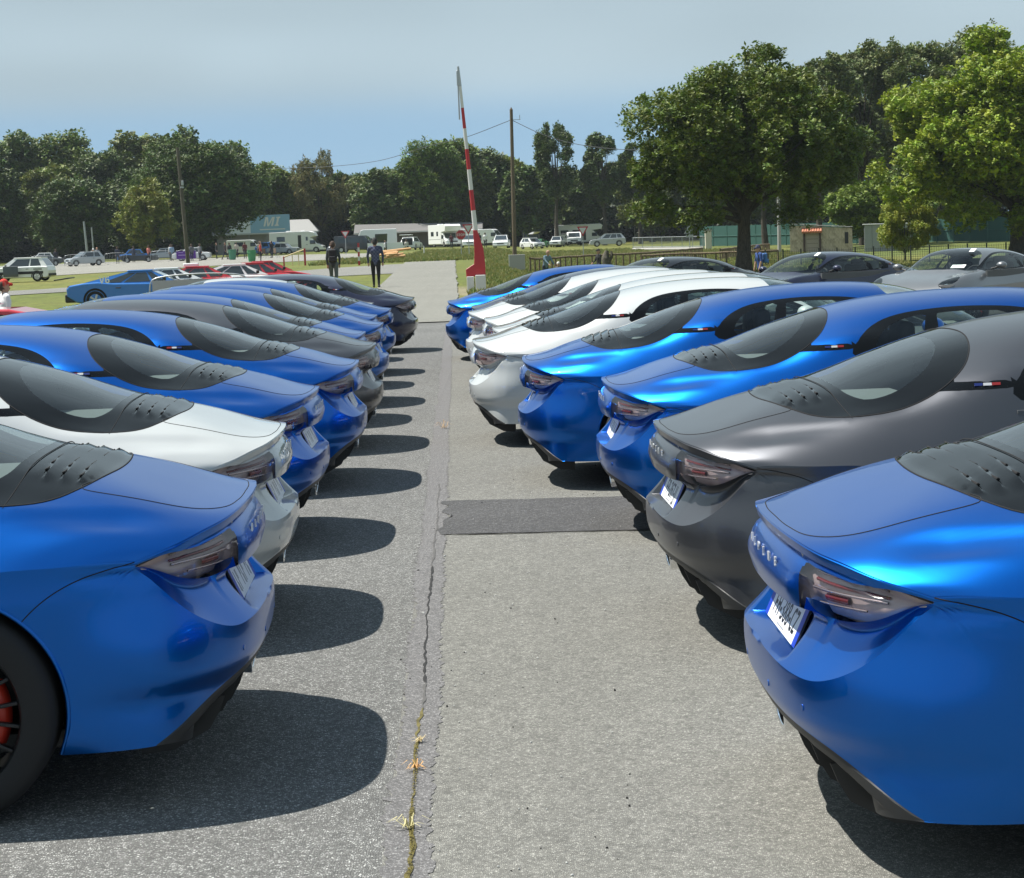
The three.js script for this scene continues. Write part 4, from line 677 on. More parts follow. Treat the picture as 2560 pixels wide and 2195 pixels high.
// the wood along the horizon
const wg = 'trees of the wood along the horizon';
const woodL = { a: 'dark green broadleaf tree in the wood beyond the parked vehicles' };
[[-76, -300, 20.5, 7], [-68, -304, 20, 7.5], [-61, -298, 17.5, 6.5], [-55, -300, 18.8, 6.5], [-49, -296, 18.5, 6], [-33, -300, 12.4, 6], [-29, -292, 11.6, 6], [-20, -300, 11.8, 6], [-14, -292, 11.4, 5.5], [-6.5, -284, 15.3, 5], [-3, -288, 14.6, 4.8], [1.5, -288, 13.5, 4.5], [24, -285, 13, 5], [-44, -310, 17, 7], [-24, -308, 12, 6], [8, -300, 12, 6], [16, -300, 12, 6], [30, -260, 15, 5.5], [36, -255, 15, 5.5], [-83, -296, 19, 6.5], [44, -240, 16, 6], [52, -232, 17, 6], [-79, -284, 15, 6], [-66, -286, 14.5, 6], [-45, -280, 14.5, 5.5], [-30, -290, 10.8, 5.5], [-17, -280, 11.5, 5], [-5, -284, 12.5, 4.5], [3.5, -276, 11.5, 4.2], [-1, -300, 13.5, 5], [11, -282, 10, 4.5], [21, -276, 11, 4.5], [28, -290, 13, 5], [-36, -288, 13, 6]].forEach(([x, z, H, r], i) =>
  tree('woodland_tree', woodL.a, P(x, z), [0, H * .56, 0, r, H * .46, r * .8], { n: 5200, size: .62, color: [[.065, .10, .03], [.085, .12, .028], [.06, .09, .032], [.095, .12, .034]][i % 4], lobes: 22, trunk: .35, bare: H * .25, vary: .42, group: wg, lobeSize: .95 }));
[[-71, -268, 13, 6], [-58, -262, 11.5, 5.5], [-50, -268, 12.5, 5.5]].forEach(([x, z, H, r]) => tree('edge_tree', 'dark leafy tree at the front edge of the wood above the left car park', P(x, z), [0, H * .54, 0, r, H * .47, r * .8], { n: 4500, size: .52, color: [.045, .075, .018], lobes: 24, trunk: .3, bare: 2.6, vary: .45, group: 'trees at the front edge of the wood' }));
tree('oak_tree', 'big rounded dark tree directly behind the left utility pole', P(-38.5, -246), [0, 8.3, 0, 8.2, 6.6, 6], { n: 9000, size: .48, color: [.052, .085, .022], lobes: 34, trunk: .45, bare: 3, vary: .45 });
tree('birch_tree', 'small pale yellow green tree in front of the big rounded tree', P(-42.5, -232), [0, 5.2, 0, 3.4, 4.4, 2.8], { n: 2600, size: .42, color: [.125, .145, .032], lobes: 20, trunk: .16, bare: 2.2, gap: .8, gapT: .34, vary: .3 });
tree('pine_tree', 'brownish conifer above the white motorhome', P(-27.0, -286), [0, 8.4, 0, 5.0, 6.4, 4.5], { n: 3600, size: .46, color: [.085, .083, .042], lobes: 30, trunk: .28, bare: 3, mat: needleMat, tall: 1.5, thin: .65, gap: .7, gapT: .33, vary: .35, lobeSize: .8 });
tree('maple_tree', 'lighter green tree just left of the barrier boom', P(-10.3, -279), [0, 8.1, 0, 5.4, 7.6, 4.6], { n: 6500, size: .44, color: [.075, .118, .022], lobes: 28, trunk: .3, bare: 2.6, vary: .4 });
{ // undergrowth at the foot of the wood: one mass
  const spots = []; for (let i = 0; i < 15000; i++) { const x = rr(-100, 75); const z = rr(-290, -318) + (x > 20 ? (x - 20) * 1.5 : 0); spots.push([x, gh(x, z) + Math.pow(rnd(), 1.1) * (5.5 + 2.5 * vnoise(x / 6, 3)), z]); }
  const im = new THREE.InstancedMesh(CLUMP[0], leafMat, spots.length), m4 = new THREE.Matrix4(), q = new THREE.Quaternion(), cl = new THREE.Color();
  spots.forEach((p, i) => { const s = rr(.7, 1.3); q.setFromEuler(new THREE.Euler(rr(-.5, .5), rnd() * 6.28, 0)); m4.compose(V3(...p), q, V3(s, s, s)); im.setMatrixAt(i, m4); const k = rr(.6, 1.3); cl.setRGB(.035 * k, .06 * k, .018 * k); im.setColorAt(i, cl); });
  im.name = 'undergrowth'; im.userData = { kind: 'stuff', label: 'dark undergrowth at the foot of the wood', category: 'undergrowth' }; im.castShadow = im.receiveShadow = true; scene.add(im);
}
// ---------- other vehicles: length along x (rear at 0), width along z ----------
const VM = {
  white: phy([.78, .79, .78], .4, { clearcoat: .8, clearcoatRoughness: .05 }), silver: phy([.42, .44, .45], .35, { metalness: .5, clearcoat: 1, clearcoatRoughness: .05 }), red: phy([.50, .018, .03], .35, { clearcoat: 1, clearcoatRoughness: .05 }),
  blue: phy([.02, .16, .50], .35, { metalness: .2, clearcoat: 1, clearcoatRoughness: .05 }), dblue: phy([.02, .05, .16], .4, { clearcoat: .8 }), black: phy([.012, .012, .014], .3, { clearcoat: 1, clearcoatRoughness: .05 }), dgrey: phy([.06, .07, .075], .4, { metalness: .3, clearcoat: 1 }), green: phy([.03, .30, .06], .4, { clearcoat: 1 }),
  cream: phy([.62, .60, .52], .5), glass: phy([.03, .04, .045], .05, { clearcoat: 1, clearcoatRoughness: .02 }), trim: std([.02, .02, .022], .6), hub: std([.5, .5, .5], .35, { metalness: .8 }), lampW: phy([.75, .75, .72], .1, { clearcoat: 1 }), lampR: phy([.4, .02, .02], .15, { clearcoat: 1 }), box: std([.78, .79, .78], .55), grey: std([.22, .23, .24], .7), stripe: std([.015, .015, .018], .5), amber: std([.6, .25, .03], .3),
};
function profile(pts, w, bev) { const s = new THREE.Shape(pts.map(p => new THREE.Vector2(p[0], p[1]))); const g = new THREE.ExtrudeGeometry(s, { depth: w - 2 * bev, bevelEnabled: true, bevelThickness: bev, bevelSize: bev * .5, bevelOffset: -bev * .5, bevelSegments: 3, curveSegments: 4 }); return g.translate(0, 0, -(w - 2 * bev) / 2); }
function hexa(c) { // eight corners: bottom ring then top ring
  const pos = []; const q = (a, b, d, e) => pos.push(...c[a], ...c[b], ...c[d], ...c[a], ...c[d], ...c[e]); q(0, 1, 5, 4); q(1, 2, 6, 5); q(2, 3, 7, 6); q(3, 0, 4, 7); q(4, 5, 6, 7); q(3, 2, 1, 0);
  const g = new THREE.BufferGeometry(); g.setAttribute('position', new THREE.Float32BufferAttribute(pos, 3)); g.computeVertexNormals(); return g;
}
// a thin pane lying on the face A B C D (A lower left, B lower right, C upper right, D upper left, seen from outside)
function pane(A, B, C, D, u0, u1, v0, v1, off = .008) {
  const at = (u, v) => V3(...A).lerp(V3(...B), u).lerp(V3(...D).lerp(V3(...C), u), v); const n = V3(...B).sub(V3(...A)).cross(V3(...D).sub(V3(...A))).normalize();
  const k = [at(u0, v0), at(u1, v0), at(u1, v1), at(u0, v1)]; const b = k.map(p => p.clone().addScaledVector(n, -.02)), f = k.map(p => p.clone().addScaledVector(n, off));
  return hexa([b[0], b[1], f[1], f[0], b[3], b[2], f[2], f[3]].map(p => p.toArray()));
}
// car with a body profile and a tapered cabin
function car(o, label, pos, turn, group) {
  const t = thing(o.name, label, o.category || 'car', pos, turn, group), W = o.W, hw = W / 2, paint = VM[o.paint];
  part(t, 'body', profile(o.body, W, o.bev || .10), paint);
  const [b0, b1, yb, t0, t1, yt] = o.cab, wb = hw - (o.inB || .06), wt = hw - (o.inT || .22);
  const c = [[b0, yb, -wb], [b0, yb, wb], [b1, yb, wb], [b1, yb, -wb], [t0, yt, -wt], [t0, yt, wt], [t1, yt, wt], [t1, yt, -wt]];
  part(t, 'cabin', hexa(c), VM[o.roof || o.paint]);
  part(t, 'roof', box(t1 - t0 + .06, .05, 2 * wt + .06, (t0 + t1) / 2, yt + .012, 0, .024), VM[o.roof || o.paint]);
  const side = (s, u0, u1) => s > 0 ? pane(c[1], c[2], c[6], c[5], u0, u1, .10, .88) : pane(c[3], c[0], c[4], c[7], 1 - u1, 1 - u0, .10, .88);
  const sp = o.split || [.06, .5, .94]; for (const s of [1, -1]) for (let i = 0; i < sp.length - 1; i++) part(t, 'side_window', side(s, sp[i] + .018, sp[i + 1] - .018), VM.glass);
  part(t, 'windscreen', pane(c[2], c[3], c[7], c[6], .05, .95, .06, .92), o.screen || VM.glass); part(t, 'rear_window', pane(c[0], c[1], c[5], c[4], .08, .92, .12, .88), VM.glass);
  const R = o.wr || .3, wy = R; for (const x of o.wheels) for (const s of [1, -1]) {
    const w = part(t, 'wheel', new THREE.LatheGeometry([[R * .62, -.09], [R * .9, -.1], [R, -.06], [R, .06], [R * .9, .1], [R * .62, .09]].map(p => new THREE.Vector2(...p)), 22).rotateX(Math.PI / 2).translate(x, wy, s * (hw - .09)), M.rubber);
    const sp5 = []; for (let k = 0; k < 5; k++) sp5.push(box(R * .6, R * .2, .03, R * .3, 0, 0, .01).rotateZ(k * 1.2566)); sp5.push(cyl(R * .63, R * .63, .02, 18).rotateX(Math.PI / 2).translate(0, 0, -.02 * s)); part(w, 'rim', mergeGeometries(sp5.map(prep)).translate(x, wy, s * (hw + .005)), VM.hub);
    part(t, 'wheel_arch', new THREE.RingGeometry(R * .98, R * 1.2, 20, 1, -.15, Math.PI + .3).translate(x, wy, 0).rotateY(s > 0 ? 0 : 0).translate(0, 0, s * (hw + .004)), archMat);
  }
  const L = o.L; for (const s of [1, -1]) { part(t, 'headlight', box(.05, o.lh || .13, o.lw || .32, o.lx || L - .06, o.ly || .62, s * (hw - .3), .02), VM.lampW); part(t, 'tail_lamp', box(.04, .14, .26, o.rx || .05, o.ry || .68, s * (hw - .26), .015), VM.lampR); part(t, 'door_mirror', box(.1, .11, .14, b1 - .35, yb + .10, s * (hw + .06), .03), VM.trim); part(t, 'door_handle', box(.16, .03, .03, lerp(b0, b1, .42), yb - .12, s * (hw + .008), .008), VM.trim); }
  part(t, 'front_bumper', box(.12, .16, W - .12, L - .03, .38, 0, .05), VM[o.bumper || o.paint]); part(t, 'rear_bumper', box(.12, .16, W - .12, .03, .38, 0, .05), VM[o.bumper || o.paint]);
  part(t, 'front_grille', box(.03, .11, W * .45, L + .005, o.gy || .58, 0, .01), VM.trim); part(t, 'number_plate', box(.015, .11, .5, L + .035, .38, 0), M.paper);
  return t;
}
const archMat = std([.01, .01, .011], .9, { side: THREE.DoubleSide });
const wedge = (paint, name = 'classic_coupe') => ({ name, paint, L: 4.25, W: 1.64, bev: .09, body: [[.02, .42], [.0, .66], [.10, .76], [.5, .82], [.95, .84], [1.4, .79], [2.9, .76], [3.3, .75], [3.9, .62], [4.18, .50], [4.25, .36], [4.15, .20], [3.5, .18], [.8, .18], [.3, .24]], cab: [.30, 3.30, .77, 1.85, 2.55, 1.12], wheels: [.86, 3.13], wr: .30, split: [.20, .44, .76, .92], inB: .08, inT: .24, ly: .50, lx: 4.2, rx: .0, gy: .42, bumper: 'trim' });
const hatch = (paint, o = {}) => ({ name: 'hatchback', paint, L: 3.72, W: 1.60, body: [[0, .32], [0, .62], [.06, .86], [.5, .90], [2.6, .88], [3.4, .80], [3.66, .70], [3.72, .45], [3.66, .24], [.1, .22]], cab: [.08, 2.85, .86, .45, 2.05, 1.38], wheels: [.68, 3.08], wr: .29, split: [.10, .38, .86], bumper: 'trim', ...o });
const saloon = (paint, o = {}) => ({ name: 'saloon_car', paint, L: 4.05, W: 1.52, body: [[0, .38], [.02, .78], [.3, .86], [1.2, .88], [2.9, .86], [3.9, .80], [4.03, .72], [4.05, .40], [3.95, .24], [.1, .24]], cab: [.85, 3.05, .86, 1.2, 2.55, 1.36], wheels: [.75, 3.1], wr: .29, split: [.08, .5, .92], bumper: 'hub', ...o });
const suv = (paint, o = {}) => ({ name: 'estate_car', paint, L: 4.6, W: 1.82, body: [[0, .34], [0, .70], [.06, 1.0], [.6, 1.02], [3.2, .98], [4.3, .88], [4.56, .72], [4.6, .42], [4.5, .24], [.1, .24]], cab: [.06, 3.55, .98, .55, 2.65, 1.56], wheels: [.85, 3.65], wr: .34, split: [.08, .3, .58, .88], ...o });
const at = (x, z) => [x, gh(x, z) + .03, z];
const D2 = Math.PI / 180;
// row of older coupes on the left: all face right
const cg = 'older coupes lined up on the left';
{ const b = car(wedge('blue'), 'blue wedge shaped older coupe with a black tail spoiler, on the grass at left', at(-13.25, -59.1), 3 * D2, cg); part(b, 'tail_spoiler', box(.42, .03, 1.3, -.05, .98, 0, .01).rotateZ(.12), VM.trim); part(b, 'rear_valance', box(.5, .26, 1.58, .20, .38, 0, .05), VM.trim); 
  const f = new TextGeometry('V6', { font, size: .20, depth: .01 }); part(b, 'side_lettering', f.translate(1.0, .80, .835), M.paper); }
car(wedge('white'), 'white older coupe whose roof shows between the blue and the red one', at(-13.0, -62.0), 6 * D2, cg);
{ const r = car(wedge('red'), 'red older coupe with a white panel on its roof, behind the crowd barrier', at(-12.2, -63.0), 8 * D2, cg); part(r, 'roof_panel', box(.5, .12, .9, 2.0, 1.20, 0, .04), VM.white); }
car(wedge('white'), 'white older coupe between two red ones, behind the crowd barrier', at(-11.3, -65.0), 10 * D2, cg);
car(wedge('red'), 'red older coupe next to last in the older row', at(-11.0, -67.5), 10 * D2, cg);
car(wedge('red'), 'red older coupe at the right end of the older row', at(-11.1, -71), 10 * D2, cg);
car({ ...wedge('red', 'roadster'), cab: [1.5, 2.9, .82, 2.1, 2.3, 1.05] }, 'red low roadster at the left edge behind the left row', at(-12.3, -35.6), 2 * D2);
// far left paddock
{ const h = car(hatch('white'), 'white hatchback with a dark side stripe and open door, far left', [...at(-27.4 + .72, -114.5)], Math.PI - 4 * D2); part(h, 'side_stripe', box(2.6, .16, .02, 1.6, .52, .80), VM.stripe); part(h, 'side_stripe', box(2.6, .16, .02, 1.6, .52, -.80), VM.stripe); part(h, 'open_door', box(.9, .62, .05, 2.1, .62, -1.22, .02), VM.dgrey); part(h, 'pillar_stripe', box(.5, .03, .02, .62, .74, -.80), VM.stripe); part(h, 'pillar_stripe', box(.5, .03, .02, .62, .68, -.80), VM.stripe); }
car(hatch('silver'), 'silver hatchback facing us behind the paddock barriers', at(-40.6, -196), 215 * D2);
car({ ...wedge('dgrey'), name: 'saloon_car' }, 'dark grey low car left of the silver hatchback', at(-47.5, -209), 200 * D2);
car({ ...wedge('black', 'roadster'), cab: [1.6, 2.9, .82, 2.15, 2.3, 1.06] }, 'black open car with people around it in the paddock', at(-42.0, -212), 8 * D2);
car(saloon('blue', { name: 'classic_saloon' }), 'blue old saloon behind the black open car', at(-41, -226), 185 * D2);
car(saloon('white', { name: 'classic_saloon' }), 'white old saloon beside the purple banner', at(-31.6, -209), 180 * D2);
car(saloon('white', { name: 'classic_saloon' }), 'white old car at the left edge with its lid up', at(-51, -224), 190 * D2);
car(saloon('silver', { name: 'classic_saloon' }), 'pale old car behind the purple banner', at(-38.5, -232), 190 * D2);
car(hatch('white', { name: 'hatchback' }), 'white car half cut off by the left picture edge', at(-55.5, -206), 185 * D2);
// vans and motorhomes
function van(o, label, pos, turn, group) {
  const t = thing(o.name || 'van', label, o.category || 'van', pos, turn, group), L = o.L, W = o.W, H = o.H, hw = W / 2, paint = VM[o.paint];
  const nose = o.nose || [[L, .55], [L - .05, .85], [L - .75, 1.12], [L - 1.45, H - .12], [L - 1.75, H]];
  part(t, 'body', profile([[0, .35], [.02, H - .08], [.12, H], ...nose.slice().reverse(), [L - .05, .32]], W, .09), paint);
  const n1 = nose[2], n2 = nose[3]; part(t, 'windscreen', pane([n1[0], n1[1], hw - .12], [n1[0], n1[1], -hw + .12], [n2[0], n2[1], -hw + .2], [n2[0], n2[1], hw - .2], .03, .97, .08, .95, .02), VM.glass);
  for (const s of [1, -1]) {
    const q = (x0, x1, y0, y1, mat, nm) => { const g = s > 0 ? pane([x0, y0, hw], [x1, y0, hw], [x1, y1, hw], [x0, y1, hw], 0, 1, 0, 1, .012) : pane([x1, y0, -hw], [x0, y0, -hw], [x0, y1, -hw], [x1, y1, -hw], 0, 1, 0, 1, .012); return part(t, nm, g, mat); };
    q(L - 1.75, L - 1.05, H * .5 + .12, H * .5 + .62, VM.glass, 'cab_window');
    for (const [a, b, c, d] of o.windows || []) q(a, b, c, d, VM.glass, 'side_window');
    if (o.stripe) q(.05, L - .1, .55, .75, VM.trim, 'side_trim');
    part(t, 'headlight', box(.08, .22, .3, L - .10, .78, s * (hw - .22), .03), VM.lampW); part(t, 'tail_lamp', box(.03, .4, .12, .01, .95, s * (hw - .1), .01), VM.lampR); part(t, 'door_mirror', box(.12, .28, .12, L - 1.05, 1.25, s * (hw + .16), .03), VM.trim);
    for (const x of o.wheels || [.9, L - .95]) { const w = part(t, 'wheel', new THREE.LatheGeometry([[.2, -.1], [.31, -.11], [.34, -.06], [.34, .06], [.31, .11], [.2, .1]].map(p => new THREE.Vector2(...p)), 22).rotateX(Math.PI / 2).translate(x, .34, s * (hw - .09)), M.rubber); part(w, 'rim', cyl(.21, .21, .03, 18).rotateX(Math.PI / 2).translate(x, .34, s * (hw + .01)), VM.hub); part(t, 'wheel_arch', new THREE.RingGeometry(.33, .42, 20, 1, -.15, Math.PI + .3).translate(x, .34, s * (hw + .003)), archMat); }
  }
  part(t, 'front_bumper', box(.18, .26, W - .1, L - .02, .45, 0, .06), VM[o.bumper || 'trim']); part(t, 'front_grille', box(.04, .18, W * .5, L - .02, .72, 0, .02), VM.trim); part(t, 'number_plate', box(.02, .11, .5, L + .08, .45, 0), M.paper);
  if (o.extra) o.extra(t, L, W, H, hw); return t;
}
function motorhome(o, label, pos, turn) {
  const t = van({ name: 'motorhome', category: 'motorhome', L: o.L, W: 2.2, H: 2.0, paint: 'white', bumper: 'white', wheels: [1.9, o.L - .95], ...o.van }, label, pos, turn);
  const L = o.L, hw = 1.13, H = o.H || 2.85;
  part(t, 'living_box', profile(o.luton ? [[-.05, .42], [0, H], [L - .5, H + .03], [L - .15, H - .2], [L - .35, 2.12], [L - 1.7, 2.0], [L - 1.8, .42]] : [[-.05, .42], [0, H - .05], [L - 1.9, H], [L - 1.2, H - .18], [L - .95, 2.2], [L - 1.75, 2.0], [L - 1.85, .42]], 2.28, .06), VM.box);
  for (const s of [1, -1]) { const q = (x0, x1, y0, y1, mat, nm, off = .02) => part(t, nm, s > 0 ? pane([x0, y0, hw], [x1, y0, hw], [x1, y1, hw], [x0, y1, hw], 0, 1, 0, 1, off) : pane([x1, y0, -hw], [x0, y0, -hw], [x0, y1, -hw], [x1, y1, -hw], 0, 1, 0, 1, off), mat);
    for (const w of o.windows) { const m = q(...w, VM.glass, 'side_window'); } if (o.door) { q(...o.door, VM.stripe, 'doorway'); part(t, 'open_door', box(.6, 1.7, .04, o.door[1] + .32, 1.45, s * (hw + .06), .01), VM.box); } q(.1, L - 2.0, 1.02, 1.08, VM.grey, 'side_trim', .012); }
  part(t, 'roof_vent', box(.7, .12, .6, L * .35, H + .06, .2, .03), VM.box); part(t, 'roof_vent', box(.5, .10, .5, L * .6, H + .05, -.2, .03), VM.box); if (o.awning) part(t, 'awning', box(3.2, .12, .14, L * .45, H - .05, hw + .08, .04), VM.box);
  return t;
}
motorhome({ L: 7.2, windows: [[1.0, 2.1, 1.55, 2.2], [4.75, 5.2, 1.6, 2.1]], door: [3.85, 4.3, .6, 2.35] }, 'long white motorhome seen from its side with its door open', at(-31.4, -262), -4 * D2);
motorhome({ L: 6.4, luton: 1, H: 3.0, windows: [[1, 2, 1.5, 2.1], [3, 3.6, 1.5, 2.1]] }, 'white motorhome with its cab end facing us, left of the barrier boom', at(-9.4, -268), -66 * D2);
motorhome({ L: 7.0, luton: 1, windows: [[.8, 1.9, 1.5, 2.1], [2.5, 3.5, 1.5, 2.1]], door: [3.8, 4.4, .6, 2.3], awning: 1 }, 'white motorhome with an awning behind the white estate car', at(7.3, -280), 0 * D2);
van({ L: 5.0, W: 1.9, H: 2.0, paint: 'white', stripe: 0, windows: [[1.1, 2.3, 1.15, 1.7]] }, 'white panel van with a dark side window, left of the motorhome', at(-36.6, -258), -8 * D2, 'vans in the camping field');
van({ L: 5.3, W: 1.95, H: 1.98, paint: 'black', windows: [[.6, 1.8, 1.2, 1.7], [2.0, 3.3, 1.2, 1.7]], bumper: 'black' }, 'black van between the motorhome and the tall white van', at(-20.4, -236), -12 * D2, 'vans in the camping field');
van({ L: 6.0, W: 2.05, H: 2.7, paint: 'white' }, 'tall white van behind the black van', at(-13.6, -246), 186 * D2, 'vans in the camping field');
van({ L: 5.6, W: 2.0, H: 2.3, paint: 'white' }, 'white van behind the parked white hatchback near the boom', at(-7.4, -272), -6 * D2, 'vans in the camping field');
van({ L: 5.3, W: 1.95, H: 2.2, paint: 'white', nose: [[5.3, .55], [5.28, .95], [4.5, 1.15], [3.9, 2.05], [3.6, 2.2]] }, 'white pickup style van partly behind the barrier boom', at(-4.8, -262), -20 * D2, 'vans in the camping field');
car(suv('blue', { paint: 'blue' }), 'blue car tucked beside the white panel van', at(-32.0, -252), -18 * D2);
car(saloon('silver'), 'pale car nose showing in front of the motorhome', at(-30.4, -250), -12 * D2);
{ const c = car(suv('dgrey'), 'dark car with its tailgate raised behind the white tables', at(-15.2, -238), 100 * D2); part(c, 'raised_tailgate', box(.08, 1.1, 1.5, -.3, 2.0, 0, .03).rotateZ(.5), VM.dgrey); }
{ const c = car(suv('white'), 'white car with its tailgate raised beside the motorhome cab', at(-12.0, -240), 80 * D2); part(c, 'raised_tailgate', box(1.1, .08, 1.5, -.35, 1.85, 0, .03), VM.white); part(c, 'boot_opening', box(.06, .8, 1.3, -.01, 1.0, 0, .02), VM.stripe); }
const wf = 'pale cars in the field right of the boom';
car(suv('white'), 'white car facing us directly behind the barrier boom', at(-4.4, -242), 272 * D2, wf);
car(suv('white'), 'white car facing us left of the wooden pole', at(-.2, -238), 266 * D2, wf);
{ const c = car(hatch('white'), 'white car with its bonnet raised right of the wooden pole', at(2.6, -250), 300 * D2, wf); part(c, 'raised_bonnet', box(1.1, .06, 1.3, 2.9, 1.35, 0, .02).rotateZ(.25), VM.dgrey); }
car(wedge('green'), 'small green car among the pale cars', at(5.2, -258), 250 * D2, wf);
car(saloon('white'), 'white saloon right of the green car', at(7.4, -262), 260 * D2, wf);
van({ L: 5.2, W: 1.95, H: 1.85, paint: 'white', nose: [[5.2, .55], [5.18, 1.0], [3.9, 1.12], [3.3, 1.75], [3.0, 1.85]] }, 'white pickup facing us in front of the awning motorhome', at(9.6, -268), 268 * D2, wf);
car(suv('silver'), 'pale estate car side on in front of the awning motorhome', at(15.3, -246), 180 * D2, wf);
{ // blue tipper truck seen from behind
  const t = thing('tipper_truck', 'dark blue truck with a raised body behind the pale cars', 'truck', at(3.8, -276), 90 * D2);
  part(t, 'tipper_body', hexa([[-1, .9, -1.2], [-1, .9, 1.2], [3, .9, 1.2], [3, .9, -1.2], [-1.2, 2.9, -1.25], [-1.2, 2.9, 1.25], [3, 2.9, 1.25], [3, 2.9, -1.25]]), VM.dblue); part(t, 'inside', box(.1, 1.1, 2.1, -1.14, 3.3, 0), VM.stripe); part(t, 'cab', box(1.8, 2.2, 2.3, 4.1, 1.9, 0, .15), VM.dblue);
  part(t, 'frame_rib', box(.1, 1.9, .12, -1.16, 1.9, 1.1, .02), VM.grey); part(t, 'frame_rib', box(.1, 1.9, .12, -1.16, 1.9, -1.1, .02), VM.grey); part(t, 'chassis', box(6, .25, .9, 2, .7, 0), VM.trim);
  for (const x of [.3, 1.5, 4.3]) for (const s of [1, -1]) part(t, 'wheel', cyl(.5, .5, .3, 20).rotateX(Math.PI / 2).translate(x, .5, s * 1.0), M.rubber);
}
// ---------- people: one continuous skin from tapered bones ----------
function personGeo(o) {
  const H = o.h || 1.76, k = H / 1.76, lean = o.lean || 0, sit = o.sit || 0, stride = o.stride || 0;
  const hipY = (sit ? .46 : .93) * k; const sp = (y, f = 0, s = 0) => { const a = lean; const dy = y - hipY; return [s, hipY + dy * Math.cos(a) - f * Math.sin(a), dy * Math.sin(a) + f * Math.cos(a)]; };
  const chestY = hipY + .38 * k, shY = hipY + .50 * k, neckY = hipY + .57 * k, headY = hipY + .70 * k; // front is +z
  const bones = []; const B = (a, b, ra, rb, c, flat = 1) => bones.push([a, b, ra * k, rb * k, c, flat]);
  const S = o.shoulder || .19;
  B(sp(hipY, 0, 0), sp(hipY + .15 * k, 0, 0), .135, .125, 'top', .72); B(sp(hipY + .15 * k), sp(chestY), .125, .15, 'top', .7); B(sp(chestY, 0, -.07 * k), sp(chestY, 0, .07 * k), .13, .13, 'top', .75);
  B(sp(shY, 0, -S * .75 * k), sp(shY, 0, S * .75 * k), .075, .075, 'top'); B(sp(shY - .02), sp(neckY + .03 * k), .06, .052, 'skin');
  B(sp(headY - .03 * k, .015), sp(headY + .055 * k, 0), .083, .098, 'head'); B(sp(headY - .085 * k, .04), sp(headY - .05 * k, .045), .045, .055, 'skin'); B(sp(headY - .02 * k, .10), sp(headY - .035 * k, .115), .014, .016, 'skin');
  for (const s of [-1, 1]) {
    B(sp(headY - .01 * k, -.01, s * .098 * k), sp(headY + .01 * k, -.01, s * .1 * k), .018, .02, 'skin');
    const arm = (s < 0 ? o.armL : o.armR) || [.05, .1, .2], sh = sp(shY - .01, 0, s * S * k);
    const el = [sh[0] + s * (.015 + arm[1] * .22) * k, sh[1] - .27 * k * Math.cos(arm[0]), sh[2] + .27 * k * Math.sin(arm[0])];
    const a2 = arm[0] + arm[2]; const wr = [el[0] - s * .02 * k, el[1] - .25 * k * Math.cos(a2), el[2] + .25 * k * Math.sin(a2)], hd = [wr[0], wr[1] - .09 * k * Math.cos(a2), wr[2] + .09 * k * Math.sin(a2)];
    B(sh, el, .058, .045, 'sleeve'); B(el, wr, .044, .032, o.shortSleeve ? 'skin' : 'sleeve'); B(wr, hd, .032, .036, 'skin'); 
    for (let f = 0; f < 4; f++) { const z0 = (f - 1.5) * .018 * k; B([hd[0], hd[1], hd[2] + z0], [hd[0] - s * .01, hd[1] - .07 * k * Math.cos(a2), hd[2] + z0 + .07 * k * Math.sin(a2)], .010, .008, 'skin'); } B([wr[0], wr[1] - .03, wr[2] + .02], [wr[0] - s * .01, wr[1] - .08 * k, wr[2] + .045 * k], .011, .009, 'skin');
    const hx = s * .095 * k, st = s * stride; const hip = [hx, hipY - .02, 0];
    const kn = sit ? [hx * 1.3, hipY, .42 * k] : [hx * 1.05, .50 * k, .42 * k * Math.sin(st) + .02], an = sit ? [hx * 1.3, .09 * k, .44 * k] : [hx * 1.0, .09 * k, kn[2] + .40 * k * Math.sin(st - Math.abs(stride) * .5) - .02];
    B(hip, kn, .098, .064, 'leg'); B(kn, an, .062, .042, 'leg'); B([an[0], .045 * k, an[2] - .03], [an[0] * 1.15, .035 * k, an[2] + .15 * k], .045, .036, 'shoe');
  }
  if (o.hair !== 'none') B(sp(headY + .06 * k, -.02), sp(headY + .0 * k, -.045), .092, .085, 'hair');
  if (o.cap) { B(sp(headY + .075 * k, 0), sp(headY + .09 * k, .0), .102, .09, 'cap'); B(sp(headY + .06 * k, .09), sp(headY + .05 * k, .16), .035, .03, 'cap'); }
  const res = o.res || 60, mc = new MarchingCubes(res, undefined, false, false, 60000), n = mc.size, hs = mc.halfsize; mc.isolation = 0; const ext = 1.0 * k, cyy = .93 * k;
  const sdf = (x, y, z) => { let d = 9; let hit = 0, best = 9; for (let i = 0; i < bones.length; i++) { const [a, b, ra, rb, , fl] = bones[i]; const zx = (z) / 1; let bx = b[0] - a[0], by = b[1] - a[1], bz = b[2] - a[2]; const px = x - a[0], py = y - a[1], pz = z - a[2]; const t = clamp((px * bx + py * by + pz * bz) / (bx * bx + by * by + bz * bz + 1e-9), 0, 1); const dx = px - bx * t, dy = py - by * t, dz = (pz - bz * t) / fl; const e = Math.hypot(dx, dy, dz) * (fl < 1 ? .9 : 1) - lerp(ra, rb, t); if (e < best) { best = e; hit = i; } const kk = .022; const hh = clamp(.5 + .5 * (d - e) / kk, 0, 1); d = i ? lerp(d, e, hh) - kk * hh * (1 - hh) : e; } return [d, hit]; };
  for (let iz = 0; iz < n; iz++) for (let iy = 0; iy < n; iy++) for (let ix = 0; ix < n; ix++) { const x = (ix - hs) / hs * ext, y = (iy - hs) / hs * ext + cyy, z = (iz - hs) / hs * ext; mc.field[ix + iy * n + iz * n * n] = (Math.abs(x) > .75 || Math.abs(z) > .85) ? -1 : -sdf(x, y, z)[0]; }
